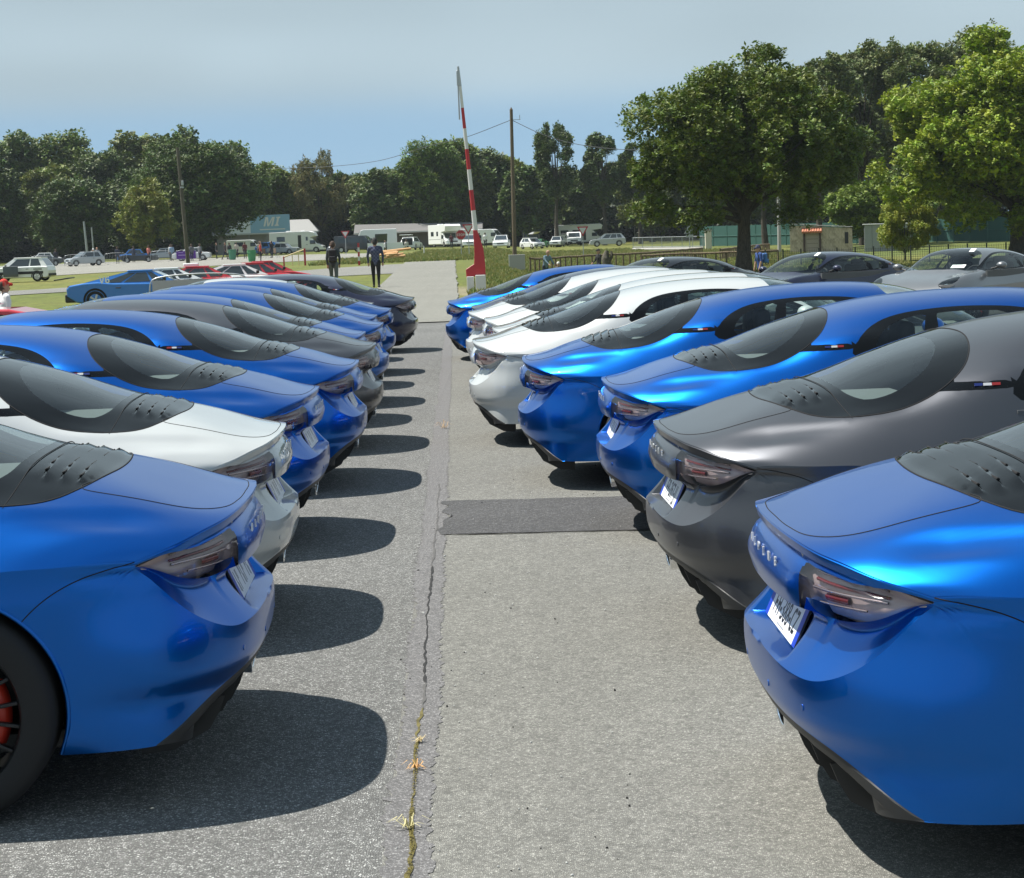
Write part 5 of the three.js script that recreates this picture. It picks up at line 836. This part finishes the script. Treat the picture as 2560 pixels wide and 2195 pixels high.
  mc.update(); const cnt = mc.count, pos = new Float32Array(cnt * 3), col = new Float32Array(cnt * 3);
  const C = { skin: o.skin || [.42, .25, .17], head: o.skin || [.42, .25, .17], hair: o.hairC || [.05, .035, .025], cap: o.cap || [.1, .1, .1], top: o.top, sleeve: o.sleeve || o.top, leg: o.leg || [.03, .035, .05], shoe: o.shoe || [.04, .04, .04] };
  for (let i = 0; i < cnt; i++) { const x = mc.positionArray[i * 3] * ext, y = mc.positionArray[i * 3 + 1] * ext + cyy, z = mc.positionArray[i * 3 + 2] * ext; pos[i * 3] = x; pos[i * 3 + 1] = y; pos[i * 3 + 2] = z; let c = C[bones[sdf(x, y, z)[1]][4]]; if (o.check && (bones[sdf(x, y, z)[1]][4] === 'top') && (Math.floor(x * 14 + 99) + Math.floor(y * 14)) % 2) c = o.check; col.set(c, i * 3); }
  let g = new THREE.BufferGeometry(); g.setAttribute('position', new THREE.BufferAttribute(pos, 3)); g.setAttribute('color', new THREE.BufferAttribute(col, 3)); g = mergeVertices(g, 1e-4); g.computeVertexNormals(); return g;
}
const skinMat = new THREE.MeshStandardMaterial({ vertexColors: true, roughness: .85 });
function person(label, pos, turn, o, extra) { const t = thing('person', label, 'person', pos, turn, o.group); part(t, 'body', personGeo(o), skinMat); if (extra) extra(t); return t; }
const pack = (c, s = 1) => t => { part(t, 'backpack', new RoundedBoxGeometry(.30 * s, .44 * s, .17 * s, 3, .07).translate(0, 1.24, -.20), std(c, .8)); part(t, 'backpack_pocket', new RoundedBoxGeometry(.22 * s, .18 * s, .07 * s, 2, .03).translate(0, 1.12, -.30), std(c.map(v => v * 1.4), .8)); for (const s2 of [-1, 1]) part(t, 'shoulder_strap', tube([[s2 * .12, 1.42, -.14], [s2 * .13, 1.47, 0], [s2 * .13, 1.35, .13], [s2 * .14, 1.15, .12]], .016, 12, 5), std([.02, .02, .02], .8)); };
person('person in dark jumper with a black backpack walking away, left of the lane', P(-6.47, -73.2, .02), Math.PI, { h: 1.76, top: [.035, .045, .055], leg: [.10, .12, .12], hairC: [.06, .04, .03], stride: .15, armL: [.1, .15, .2], armR: [-.1, .15, .15], res: 84 }, pack([.015, .015, .018], 1.1));
person('person in dark checked shirt walking away on the lane, arms at the sides', P(-4.83, -72.4, .03), Math.PI, { h: 1.80, top: [.035, .045, .10], check: [.09, .10, .16], sleeve: [.04, .05, .09], leg: [.008, .008, .010], hairC: [.03, .03, .03], cap: [.02, .02, .02], stride: .12, armL: [.02, .25, .12], armR: [.05, .25, .1], shoulder: .21, res: 84 });
person('person in blue grey jacket bending forward by the wooden rail fence', P(2.05, -100), 40 * D2, { top: [.12, .19, .24], leg: [.02, .025, .04], lean: .35, armL: [.6, .05, .3], armR: [.5, .05, .3], hairC: [.15, .14, .13] });
person('person with pale cap low beside the person in the blue grey jacket', P(2.75, -101), -20 * D2, { h: 1.5, top: [.10, .09, .08], leg: [.05, .05, .05], cap: [.6, .6, .55], sit: 1 });
person('person in black top and black cap beside the weathered stump', P(4.95, -103), -60 * D2, { h: 1.66, top: [.012, .012, .014], leg: [.02, .02, .03], cap: [.01, .01, .012], armL: [.3, .05, .6] });
person('person in blue top and cap with a blue backpack beside the big tree', P(9.9, -75.5), 20 * D2 - Math.PI / 2, { h: 1.72, top: [.02, .06, .22], leg: [.02, .022, .03], cap: [.02, .03, .08], lean: .12, shortSleeve: 1, stride: .2 }, pack([.05, .14, .35], .9));
person('person in red cap and white shirt sitting behind the red roadster', P(-10.2, -39.5), 120 * D2, { h: 1.7, top: [.7, .7, .7], cap: [.55, .03, .02], leg: [.05, .05, .08], sit: 1 });
// people in the left paddock and the camping field
const pg_ = 'people in the left paddock';
[['person in grey top at the back of the silver hatchback', -46.5, -222, [.25, .26, .28], 10, {}], ['person in white cap leaning over the silver hatchback', -43.4, -204, [.55, .54, .5], 60, { cap: [.8, .8, .8], lean: .5, armR: [.9, .1, .2], armL: [.8, .1, .2] }], ['person in dark clothes standing right of the silver hatchback', -41.0, -206, [.03, .035, .06], 200, { stride: .1 }], ['person in dark top among those behind the black open car', -41.6, -218, [.05, .06, .1], 170, {}], ['person in pink top behind the black open car', -39.9, -218, [.5, .16, .13], 150, {}], ['person in white top right of the one in pink', -37.6, -219, [.7, .7, .68], 200, {}], ['person in light blue shirt behind the black open car', -36.6, -214, [.22, .32, .45], 190, {}], ['person in black standing behind the purple banner, on its left', -32.9, -222, [.02, .02, .02], 90, {}], ['person in beige behind the purple banner, on its right', -30.6, -222, [.4, .36, .3], 180, {}], ['person in dark clothes walking right of the purple banner', -29.9, -208, [.05, .03, .03], 90, { stride: .35 }], ['person in grey next to the white old saloon, left of the pole', -32.9, -204.5, [.12, .12, .13], 200, {}], ['person in grey jacket just left of the utility pole', -31.9, -203.5, [.2, .2, .21], 150, {}], ['person in dark clothes beside the white old car at far left', -49.6, -215, [.02, .02, .03], 190, {}]].forEach(([l, x, z, c, a, o]) => person(l, P(x, z, .03), a * D2, { top: c, res: 46, group: pg_, ...o }));
const pc_ = 'people around the camping field';
[['person in black standing at the first green bin', -29.0, -205, [.015, .015, .02], 160, {}], ['person in dark red top beside the first green bin', -27.9, -209, [.10, .02, .02], 200, {}], ['person in beige jacket right of the first green bin', -26.2, -208, [.32, .28, .2], 200, {}], ['person in black by the folding chairs near the first green bin', -24.8, -207, [.02, .02, .02], 230, {}], ['person in red and dark clothes beside the second green bin', -21.6, -172, [.42, .05, .04], 100, { leg: [.015, .015, .02] }], ['person in dark red top left of the white car behind the boom', -6.5, -239, [.08, .02, .025], 190, { lean: .15 }], ['person in black just right of the barrier boom', -3.0, -233, [.01, .01, .012], 180, {}], ['person in white top and dark trousers right of the barrier boom', -2.3, -233, [.75, .75, .75], 170, {}], ['person in white crouching at the white tables', -14.4, -234, [.6, .6, .62], 100, { sit: 1 }], ['person in pale top sitting at the open tailgate', -11.9, -236, [.5, .48, .45], 170, { sit: 1 }]].forEach(([l, x, z, c, a, o]) => person(l, P(x, z, .03), a * D2, { top: c, res: 46, group: pc_, ...o }));
// ---------- barrier, poles, signs, fences, sheds and small things ----------
const red = std([.42, .022, .03], .45), whitePaint = std([.60, .60, .58], .5), wood = barkMat.clone(); wood.color = new THREE.Color(.30, .24, .17); const greyWood = barkMat.clone(); greyWood.color = new THREE.Color(.24, .23, .20);
const concreteObj = std([.38, .37, .35], .9), galv = std([.42, .44, .45], .45, { metalness: .6 });
{ // lifting barrier
  const x0 = -.98, z0 = -64.7, t = thing('barrier_boom', 'tall red and white barrier boom raised upright at the right of the lane', 'barrier', P(x0, z0));
  const A = [.03, 2.05, 0], Bm = [-.33, 7.45, 0], L = (k) => [lerp(A[0], Bm[0], k), lerp(A[1], Bm[1], k), 0];
  const cuts = [0, .125, .25, .375, .50, .625, .75, .88]; for (let i = 0; i < 7; i++) part(t, 'boom_band', bar(L(cuts[i]), L(cuts[i + 1]), .085 - .045 * cuts[i], .085 - .045 * cuts[i + 1], 14), i % 2 ? red : whitePaint);
  part(t, 'boom_tip', bar(L(.88), L(1.0), .05, .035, 12), galv); part(t, 'tip_plate', box(.09, .5, .06, L(.93)[0] - .045, L(.93)[1], 0, .02), galv); part(t, 'hanging_flap', box(.05, 1.3, .03, L(.78)[0] - .10, L(.80)[1], 0, .01), galv);
  const w = new THREE.Shape([[-.04, 2.06], [.08, 2.06], [.26, 1.45], [.30, .95], [.30, .55], [-.02, .55], [-.32, .52], [-.33, .78], [-.05, .95], [-.02, 1.3]].map(p => new THREE.Vector2(...p))); part(t, 'counterweight', new THREE.ExtrudeGeometry(w, { depth: .16, bevelEnabled: true, bevelSize: .01, bevelThickness: .01, bevelSegments: 1 }).translate(0, 0, -.08), red);
  part(t, 'foot_block', box(.34, .85, .36, .14, .16, .12, .02), whitePaint); part(t, 'foot_post', box(.24, .85, .24, -.20, .12, .05, .02), whitePaint);
}
function pole(name, label, x, z, H, r, lean, mat) { const t = thing(name, label, 'pole', P(x, z)); part(t, 'shaft', taper([[0, -.3, 0], [lean * .5, H * .5, 0], [lean, H, 0]], [r, r * .88, r * .72], 12), mat); return t; }
{ const t = pole('utility_pole', 'wooden utility pole standing left on the grass behind the older coupes', -23.28, -143, 8.9, .16, -.35, greyWood); part(t, 'meter_box', box(.16, .34, .16, -.1, 6.3, .18, .02), galv); part(t, 'band', cyl(.15, .15, .12, 12).translate(-.2, 6.0, 0), galv); }
{ const t = pole('utility_pole', 'tall brown wooden utility pole with a wire on each side, right of the boom', .85, -172, 13.0, .19, .18, wood); part(t, 'insulator', box(.9, .05, .05, .5, 12.1, 0), galv); part(t, 'pin', bar([.9, 12.1, 0], [.9, 12.5, 0], .03), galv); part(t, 'pole_cap', new THREE.ConeGeometry(.15, .25, 10).translate(.18, 13.1, 0), wood);
  const w = (pts, l) => { const m = new THREE.Mesh(tube(pts, .028, 40, 5), std([.05, .055, .06], .7)); m.name = numbered('overhead_wire'); m.userData = { label: l, category: 'wire', group: 'wires of the wooden pole' }; m.castShadow = true; scene.add(m); };
  const y0 = gh(.85, -172); w([[1.0, y0 + 12.1, -172], [-3.2, 11.63, -182], [-6.9, 11.49, -192], [-12.9, 10.9, -207], [-19.9, 11.1, -222], [-28.7, 11.9, -240]], 'wire sagging from the wooden pole to the left'); w([[1.0, y0 + 12.1, -172], [4, 10.8, -170], [7, 9.8, -168], [11, 9.1, -165], [16, 8.8, -160], [24, 9.2, -150]], 'wire sagging from the wooden pole to the right'); }
pole('lamp_post', 'thin grey post behind the galvanised railing', 19.6, -292, 9.3, .07, -.1, galv); pole('concrete_pole', 'pale concrete pole at the left corner of the shed', 22.6, -160, 4.6, .16, 0, concreteObj);
pole('lamp_post', 'pale leaning post far left, taller of the pair', -54.0, -252, 5.2, .17, -.25, galv); pole('lamp_post', 'pale leaning post far left, shorter of the pair', -53.2, -252, 4.4, .12, -.1, galv);
function sign(name, label, x, z, H, build) { const t = thing(name, label, 'road sign', P(x, z)); part(t, 'post', bar([0, -.1, 0], [0, H, 0], .035), galv); build(t, H); return t; }
const tri = (r, inv) => { const s = new THREE.Shape(); for (let i = 0; i < 3; i++) { const a = (inv ? -Math.PI / 2 : Math.PI / 2) + i * 2.0944; i ? s.lineTo(Math.cos(a) * r, Math.sin(a) * r) : s.moveTo(Math.cos(a) * r, Math.sin(a) * r); } return s; };
const plateG = (s, d, z) => new THREE.ExtrudeGeometry(s, { depth: d, bevelEnabled: false }).translate(0, 0, z);
const yieldSign = (t, H) => { part(t, 'panel', plateG(tri(.56, 1), .02, .03).translate(0, H, 0), red); part(t, 'panel_face', plateG(tri(.36, 1), .008, .052).translate(0, H + .0, 0), whitePaint); };
sign('yield_sign', 'red and white give way triangle beside the black van', -17.3, -212, 2.3, yieldSign); sign('yield_sign', 'red and white give way triangle above the stop sign', -2.9, -158, 2.3, yieldSign); sign('yield_sign', 'red and white give way triangle in front of the pale estate car', 6.7, -166, 2.5, yieldSign);
sign('stop_sign', 'red octagonal stop sign left of the barrier boom', -3.55, -159, 1.55, (t, H) => { const o = r => { const s = new THREE.Shape(); for (let i = 0; i < 8; i++) { const a = Math.PI / 8 + i * Math.PI / 4; i ? s.lineTo(Math.cos(a) * r, Math.sin(a) * r) : s.moveTo(Math.cos(a) * r, Math.sin(a) * r); } return s; }; part(t, 'panel', plateG(o(.44), .02, .03).translate(0, H + .2, 0), whitePaint); part(t, 'panel_face', plateG(o(.40), .008, .052).translate(0, H + .2, 0), red); const g = new TextGeometry('STOP', { font, size: .20, depth: .006, curveSegments: 3 }); g.computeBoundingBox(); g.translate(-g.boundingBox.max.x / 2, H + .10, .062); part(t, 'lettering', g, whitePaint); });
sign('warning_sign', 'grey back of a triangular road sign in front of the railing', 17.8, -187, 2.0, (t, H) => { part(t, 'panel', plateG(tri(.62, 0), .02, .03).translate(0, H, 0), galv); part(t, 'sub_panel', box(.7, .25, .02, 0, H - .55, .04), galv); });
{ const t = thing('road_post', 'short white bent post on the grass left of the stop sign', 'post', P(-7.4, -178)); part(t, 'shaft', bar([0, 0, 0], [.02, .75, 0], .06), whitePaint); part(t, 'top', bar([.02, .74, 0], [-.06, .86, 0], .05, .04), whitePaint); }
{ // wooden rail fence: every post a part
  const run = (pts, label, h) => { const t = thing('wooden_fence', label, 'fence', P(pts[0][0], pts[0][1]), 0, 'wooden rail fences'); const o = t.position; const c = new THREE.CatmullRomCurve3(pts.map(([x, z]) => V3(x, 0, z)), false, 'centripetal'); const len = c.getLength(), n = Math.round(len / .66); const top = [];
    for (let i = 0; i <= n; i++) { const p = c.getPointAt(i / n), y = gh(p.x, p.z); part(t, 'post', bar([p.x - o.x, y - .1 - o.y, p.z - o.z], [p.x - o.x + rr(-.03, .03), y + h - o.y, p.z - o.z], .06, .05, 7), wood); top.push([p.x - o.x, y + h + rr(-.02, .02) - o.y, p.z - o.z + .05]); }
    for (let i = 0; i < n; i += 4) part(t, 'rail', tube(top.slice(i, Math.min(n + 1, i + 5)), .07, 10, 7), wood); return t; };
  run([[1.55, -121.5], [4.5, -127], [8.3, -130], [12, -136], [14.5, -143]], 'low wooden rail fence running right from the concrete panel', .92);
  run([[8.6, -122], [11.5, -121.5], [14.3, -120.5], [17, -121]], 'low wooden rail fence ending behind the big tree trunk', .92);
  run([[15.5, -140], [18, -148], [21.5, -158]], 'far piece of wooden rail fence right of the big tree', .8);
}
{ const t = thing('concrete_block', 'grey concrete panel at the left end of the wooden rail fence', 'panel', P(.75, -121)); part(t, 'slab', box(.98, 1.0, .10, 0, .5, 0, .02), concreteObj); part(t, 'edge', box(.06, 1.02, .14, -.5, .5, 0, .01), whitePaint); }
{ const t = thing('tree_stump', 'weathered twisted tree stump behind the person in black', 'stump', P(5.85, -112)); part(t, 'trunk', taper([[0, -.1, 0], [.05, .5, .02], [-.06, 1.0, 0], [.03, 1.45, 0]], [.34, .27, .25, .10], 9), greyWood); part(t, 'branch_stub', taper([[.1, .8, 0], [.3, 1.15, .05], [.26, 1.4, 0]], [.12, .09, .05], 7), greyWood); }
{ // galvanised railing
  const t = thing('metal_railing', 'galvanised railing on a low concrete kerb, left of the big tree', 'railing', P(13.6, -206)); const o = t.position; const end = [19.6, -192]; const n = 7; for (let i = 0; i <= n; i++) { const x = lerp(13.6, end[0], i / n), z = lerp(-206, end[1], i / n), y = gh(x, z); part(t, 'post', box(.07, 1.25, .07, x - o.x, y + .75 - o.y, z - o.z), galv); if (i < n) { const x2 = lerp(13.6, end[0], (i + 1) / n), z2 = lerp(-206, end[1], (i + 1) / n), y2 = gh(x2, z2); for (const h of [.35, 1.33]) part(t, 'rail', bar([x - o.x, y + h - o.y, z - o.z], [x2 - o.x, y2 + h - o.y, z2 - o.z], .035), galv); const bs = []; for (let k = 1; k < 9; k++) { const f = k / 9, xx = lerp(x, x2, f), zz = lerp(z, z2, f), yy = gh(xx, zz); bs.push(bar([xx - o.x, yy + .35 - o.y, zz - o.z], [xx - o.x, yy + 1.33 - o.y, zz - o.z], .012, .012, 4)); } const b = part(t, 'balusters', bs, galv); b.userData.kind = 'stuff'; const g = bar([x - o.x, y + .1 - o.y, z - o.z], [x2 - o.x, y2 + .1 - o.y, z2 - o.z], .2, .2, 4); part(t, 'kerb_stone', g, concreteObj); } } }
{ const t = thing('gate_pillar', 'pale square pillar at the right end of the railing', 'pillar', P(20.0, -191)); part(t, 'shaft', box(.6, 1.9, .6, 0, .9, 0, .02), std([.62, .58, .48], .8)); part(t, 'cap', box(.7, .1, .7, 0, 1.9, 0, .02), concreteObj); part(t, 'letter_plate', box(.1, .3, .02, .31, 1.1, .31), galv); }
// green mesh fence: panels and posts
{ const mesh = std([.020, .085, .070], .85), postM = std([.03, .11, .09], .6); const t = thing('green_fence', 'long green screened fence behind the sheds and the shrub', 'fence', P(21.5, -214)); const o = t.position; const pts = [[21.5, -214], [27, -204], [33, -194], [39.5, -186], [44, -176], [50, -165]]; const c = new THREE.CatmullRomCurve3(pts.map(([x, z]) => V3(x, 0, z))); const n = 22; let prev; for (let i = 0; i <= n; i++) { const p = c.getPointAt(i / n), y = gh(p.x, p.z) - o.y, x = p.x - o.x, z = p.z - o.z; part(t, 'post', bar([x, y, z], [x, y + 2.3, z], .06), postM); if (prev) { const g = hexa([[prev[0], prev[1] + .05, prev[2] - .01], [x, y + .05, z - .01], [x, y + .05, z + .01], [prev[0], prev[1] + .05, prev[2] + .01], [prev[0], prev[1] + 2.2, prev[2] - .01], [x, y + 2.2, z - .01], [x, y + 2.2, z + .01], [prev[0], prev[1] + 2.2, prev[2] + .01]]); part(t, 'screen_panel', g, mesh); part(t, 'rail', bar([prev[0], prev[1] + 1.1, prev[2] + .07], [x, y + 1.1, z + .07], .03), postM); } prev = [x, y, z]; } }
{ // dark low fence in front of the sheds
  const dm = std([.02, .028, .022], .7); const t = thing('wire_fence', 'dark low wire fence in front of the sheds and shrub', 'fence', P(15.8, -118)); const o = t.position; const n = 14; let pv; for (let i = 0; i <= n; i++) { const x = lerp(15.8, 30, i / n), z = lerp(-118, -112, i / n), y = gh(x, z); part(t, 'post', bar([x - o.x, y - o.y, z - o.z], [x - o.x, y + 1.05 - o.y, z - o.z], .045), dm); if (pv) { const ws = []; for (let k = 0; k < 7; k++) ws.push(bar([pv[0], pv[1] + .12 + k * .13, pv[2]], [x - o.x, y - o.y + .12 + k * .13, z - o.z], .008, .008, 4)); for (let k = 1; k < 8; k++) { const f = k / 8; ws.push(bar([lerp(pv[0], x - o.x, f), lerp(pv[1], y - o.y, f) + .05, lerp(pv[2], z - o.z, f)], [lerp(pv[0], x - o.x, f), lerp(pv[1], y - o.y, f) + .98, lerp(pv[2], z - o.z, f)], .008, .008, 4)); } part(t, 'wire_panel', ws, dm).userData.kind = 'stuff'; } pv = [x - o.x, y - o.y, z - o.z]; } }
{ // shed with a tiled porch
  const plaster = (() => { const t = dataTex(256, (i, j) => { const v = .78 + .18 * vnoise(i / 30, j / 50, 9) + .1 * (hash2(i, j) - .5) - .12 * ss(.6, .9, vnoise(i / 9, j / 40, 28)); return [v, v * .965, v * .9]; }); return new THREE.MeshStandardMaterial({ map: t, color: new THREE.Color(.62, .56, .48), roughness: 1 }); })();
  const tile = std([.42, .16, .09], .8); const t = thing('garden_shed', 'beige rendered shed with a small tiled porch over its door', 'shed', [23.1, gh(23.1, -157), -157], -.18);
  part(t, 'wall', profile([[0, -.1], [0, 2.25], [4.9, 1.85], [4.9, -.1]], 3.2, .02), plaster); 
  const rs = []; for (let i = 0; i < 9; i++) part(t, 'roof_sheet', box(.60, .06, 3.5, .25 + i * .55, 2.34 - (.25 + i * .55) * .082 + (i % 2) * .012, 0, .02).rotateZ(0), std([.36, .345, .32], .95));
  part(t, 'door', box(1.05, 1.55, .06, 1.75, .72, 1.62), std([.36, .30, .25], .8)); for (const y of [.4, .75, 1.1]) part(t, 'door_rail', box(.9, .05, .04, 1.75, y, 1.66), std([.22, .19, .16], .8)); for (const x of [1.12, 2.38]) part(t, 'door_jamb', box(.14, 1.62, .16, x, .75, 1.66), std([.08, .05, .04], .8));
  for (let i = 0; i < 8; i++) part(t, 'porch_tile', cyl(.105, .105, .62, 8).rotateX(Math.PI / 2 + .45).translate(1.05 + i * .20, 1.78, 1.85), tile); part(t, 'window_opening', box(.28, .9, .05, 4.45, 1.1, 1.61), VM.stripe);
}
{ const t = thing('tool_shed', 'grey metal shed with a pale roof edge, right of the beige shed', 'shed', [28.3, gh(28.3, -153), -153], -.18); const gm = std([.27, .28, .27], .8); for (let i = 0; i < 6; i++) part(t, 'wall_panel', box(.58, 2.1, 2.2, .3 + i * .6, 1.0, (i % 2) * .012, .015), gm); part(t, 'roof', box(3.9, .07, 2.5, 1.8, 2.12, 0, .02).rotateZ(-.01), std([.7, .7, .68], .7)); part(t, 'door_frame', box(.12, 2.0, .06, 2.75, 1.0, 1.13), VM.stripe); }
{ // building with the blue hoarding
  const t = thing('paddock_building', 'low building with a pale and blue hoarding reading MI under its gable', 'building', P(-39.0, -278, -1.1), .05);
  part(t, 'wall', box(14, 4.2, 6, 5, 2.1, -3, .02), std([.24, .23, .22], .9)); part(t, 'roof', hexa([[-3, 4.0, -7], [-3, 4.0, .6], [12.5, 4.0, .6], [12.5, 4.0, -7], [-1, 5.8, -3.4], [-1, 5.8, -3], [11, 5.8, -3], [11, 5.8, -3.4]]), std([.30, .30, .29], .9));
  part(t, 'hoarding', box(8.6, 2.5, .08, 4.2, 5.3, .75), std([.60, .64, .66], .6)); part(t, 'hoarding_panel', box(5.6, 2.48, .02, 5.7, 5.3, .80), std([.20, .36, .50], .6)); const g = new TextGeometry('MI', { font, size: 1.3, depth: .02, curveSegments: 3 }); g.applyMatrix4(new THREE.Matrix4().makeShear(0, 0, .25, 0, 0, 0)); part(t, 'lettering', g.translate(4.6, 4.95, .82), whitePaint); part(t, 'underline', box(3.6, .14, .02, 6.0, 4.5, .82), whitePaint);
  for (const x of [0, 2.6, 5.2, 7.8]) part(t, 'post', box(.2, 4, .2, x, 2, .7), std([.2, .2, .2], .8)); part(t, 'gutter', box(15, .2, .3, 5, 3.95, .75), galv);
}
{ const t = thing('long_hut', 'long dark low hut roof behind the white vans', 'hut', P(-17, -272)); part(t, 'wall', box(17, 2.2, 5, 5, 1.2, -3), std([.10, .085, .075], .9)); part(t, 'roof', hexa([[-4, 2.2, -6], [-4, 2.2, .3], [14, 2.2, .3], [14, 2.2, -6], [-4, 3.6, -3], [-4, 3.6, -2.6], [14, 3.3, -2.6], [14, 3.3, -3]]), std([.16, .155, .15], .9)); part(t, 'gutter', box(18, .14, .16, 5, 2.3, .38), galv); }
// crowd barriers
const barrierParts = (() => { const fr = [tube([[-1.1, .12, 0], [-1.1, .95, 0], [-1.02, 1.08, 0], [1.02, 1.08, 0], [1.1, .95, 0], [1.1, .12, 0]], .019, 50, 6), bar([-1.1, .2, 0], [1.1, .2, 0], .016)]; const bars = []; for (let i = 1; i < 14; i++) bars.push(bar([-1.1 + i * .157, .2, 0], [-1.1 + i * .157, 1.07, 0], .008, .008, 5)); const feet = [-.8, .8].map(x => bar([x, .03, -.28], [x, .03, .28], .02)); return { fr, bars, feet }; })();
function barrier(x, z, turn, label, panel) { const t = thing('crowd_barrier', label, 'barrier', [x, gh(x, z) + .03, z], turn, 'metal crowd barriers'); part(t, 'frame', barrierParts.fr, galv); for (const b of barrierParts.bars) part(t, 'bar', b, galv); for (const f of barrierParts.feet) part(t, 'foot', f, galv); if (panel) part(t, 'banner', box(2.1, .82, .01, 0, .64, .03), panel); return t; }
const greyPanel = std([.40, .39, .40], .8);
barrier(-6.95, -44, .04, 'grey panelled crowd barrier just right of the blue older coupe', greyPanel);
barrier(-47.6, -200, .05, 'crowd barrier in front of the dark grey low car'); barrier(-42.6, -193, .05, 'crowd barrier in front of the silver hatchback'); barrier(-39.6, -198, .02, 'crowd barrier right of the silver hatchback'); barrier(-36.6, -207, -.05, 'crowd barrier left of the purple banner');
{ const c = document.createElement('canvas'); c.width = 256; c.height = 96; const x = c.getContext('2d'); x.fillStyle = '#5a2a8c'; x.fillRect(0, 0, 256, 96); x.fillStyle = '#c9b8dd'; for (let i = 0; i < 14; i++) x.fillRect(28 + i * 14, 44, 9, 10); x.fillRect(30, 14, 60, 4); x.fillRect(190, 14, 40, 4); const tx = new THREE.CanvasTexture(c); tx.colorSpace = THREE.SRGBColorSpace; const m = new THREE.MeshStandardMaterial({ map: tx, roughness: .7 }); barrier(-33.9, -207, -.05, 'crowd barrier carrying a purple banner with pale lettering', m); }
// bins, tables, chairs, chairs
function bin(x, z, label, c) { const t = thing('waste_bin', label, 'bin', P(x, z, .03), 0, 'green waste bins'); part(t, 'drum', new THREE.LatheGeometry([[.30, 0], [.36, .5], [.40, 1.02], [.42, 1.05], [.38, 1.05], [.34, .2]].map(p => new THREE.Vector2(...p)), 20), std(c, .6)); part(t, 'rim_band', new THREE.TorusGeometry(.40, .03, 6, 20).rotateX(Math.PI / 2).translate(0, .8, 0), std(c, .6)); part(t, 'liner', new THREE.CircleGeometry(.36, 16).rotateX(-Math.PI / 2).translate(0, .95, 0), VM.stripe); }
bin(-28.0, -200, 'green waste bin beside the people in black, left one', [.06, .22, .13]); bin(-22.9, -176, 'bright green waste bin next to the person in red', [.05, .24, .09]);
function table(x, z, turn, label) { const t = thing('folding_table', label, 'table', P(x, z, .03), turn, 'white tables of the stand'); part(t, 'table_front', box(1.9, .9, .04, 0, .55, 0, .01), VM.white); part(t, 'table_top', box(1.95, .04, .7, 0, 1.02, -.3, .01), VM.white); for (const sx of [-.85, .85]) part(t, 'leg', box(.04, 1, .04, sx, .5, -.6), galv); }
table(-15.1, -228, .1, 'white fronted table left of the dark car with raised tailgate'); table(-12.9, -229, .05, 'white fronted table right of the dark car with raised tailgate');
{ const t = thing('post_barrier', 'small wooden barrier with red posts at the path edge', 'barrier', P(-15.3, -140)); part(t, 'post', box(.13, 1.25, .13, .9, .6, 0, .01), red); part(t, 'post', box(.10, .7, .10, -.6, .35, .2, .01), red); part(t, 'rail', bar([-.6, .65, .2], [.9, 1.15, 0], .05), std([.62, .5, .28], .8)); for (const x of [0, .45]) part(t, 'stay', bar([x, 0, .1], [x, .9 + x * .2, .1], .03), std([.62, .5, .28], .8)); }
{ const t = thing('marker_post', 'short red and white striped post beside the path', 'post', P(-9.84, -131)); for (let i = 0; i < 5; i++) part(t, 'band', box(.13, .3, .13, 0, .15 + i * .3, 0), i % 2 ? whitePaint : red); }
{ const t = thing('timber_pile', 'orange timber pieces piled at the road edge beyond the walkers', 'timber', P(-8.7, -150)); for (let i = 0; i < 7; i++) part(t, 'timber', bar([rr(-1.4, 0), .15 + i * .09, rr(-.5, .5)], [rr(.2, 1.5), .15 + i * .09 + rr(0, .25), rr(-.5, .5)], .09), std([.60, .36, .17], .85)); }
{ const t = thing('kettle_barbecue', 'round dark barbecue on the grass right of the motorhome', 'barbecue', P(-15.2, -170)); part(t, 'bowl', new THREE.SphereGeometry(.36, 18, 12).translate(0, .85, 0), VM.black); for (let i = 0; i < 3; i++) part(t, 'leg', bar([Math.cos(i * 2.1) * .15, .65, Math.sin(i * 2.1) * .15], [Math.cos(i * 2.1) * .35, 0, Math.sin(i * 2.1) * .35], .02), galv); part(t, 'lid_knob', box(.06, .08, .06, 0, 1.24, 0), VM.trim); }
for (const [x, z, a, l] of [[-25.3, -206, 1, 'brown folding chair left of the person in beige'], [-24.2, -206.5, 2.2, 'dark folding chair right of the person in beige']]) { const t = thing('folding_chair', l, 'chair', P(x, z, .03), a, 'folding chairs'); part(t, 'seat', box(.5, .04, .48, 0, .45, 0, .01), std([.16, .11, .07], .8)); part(t, 'backrest', box(.5, .5, .04, 0, .75, -.24, .01), std([.16, .11, .07], .8)); for (const sx of [-.22, .22]) { part(t, 'leg', bar([sx, 0, .25], [sx, .5, -.2], .015), galv); part(t, 'leg', bar([sx, 0, -.25], [sx, .5, .2], .015), galv); } }
// light haze over the far wood
scene.fog = new THREE.FogExp2(new THREE.Color(.62, .70, .76), .00012);
renderer.render(scene, camera);
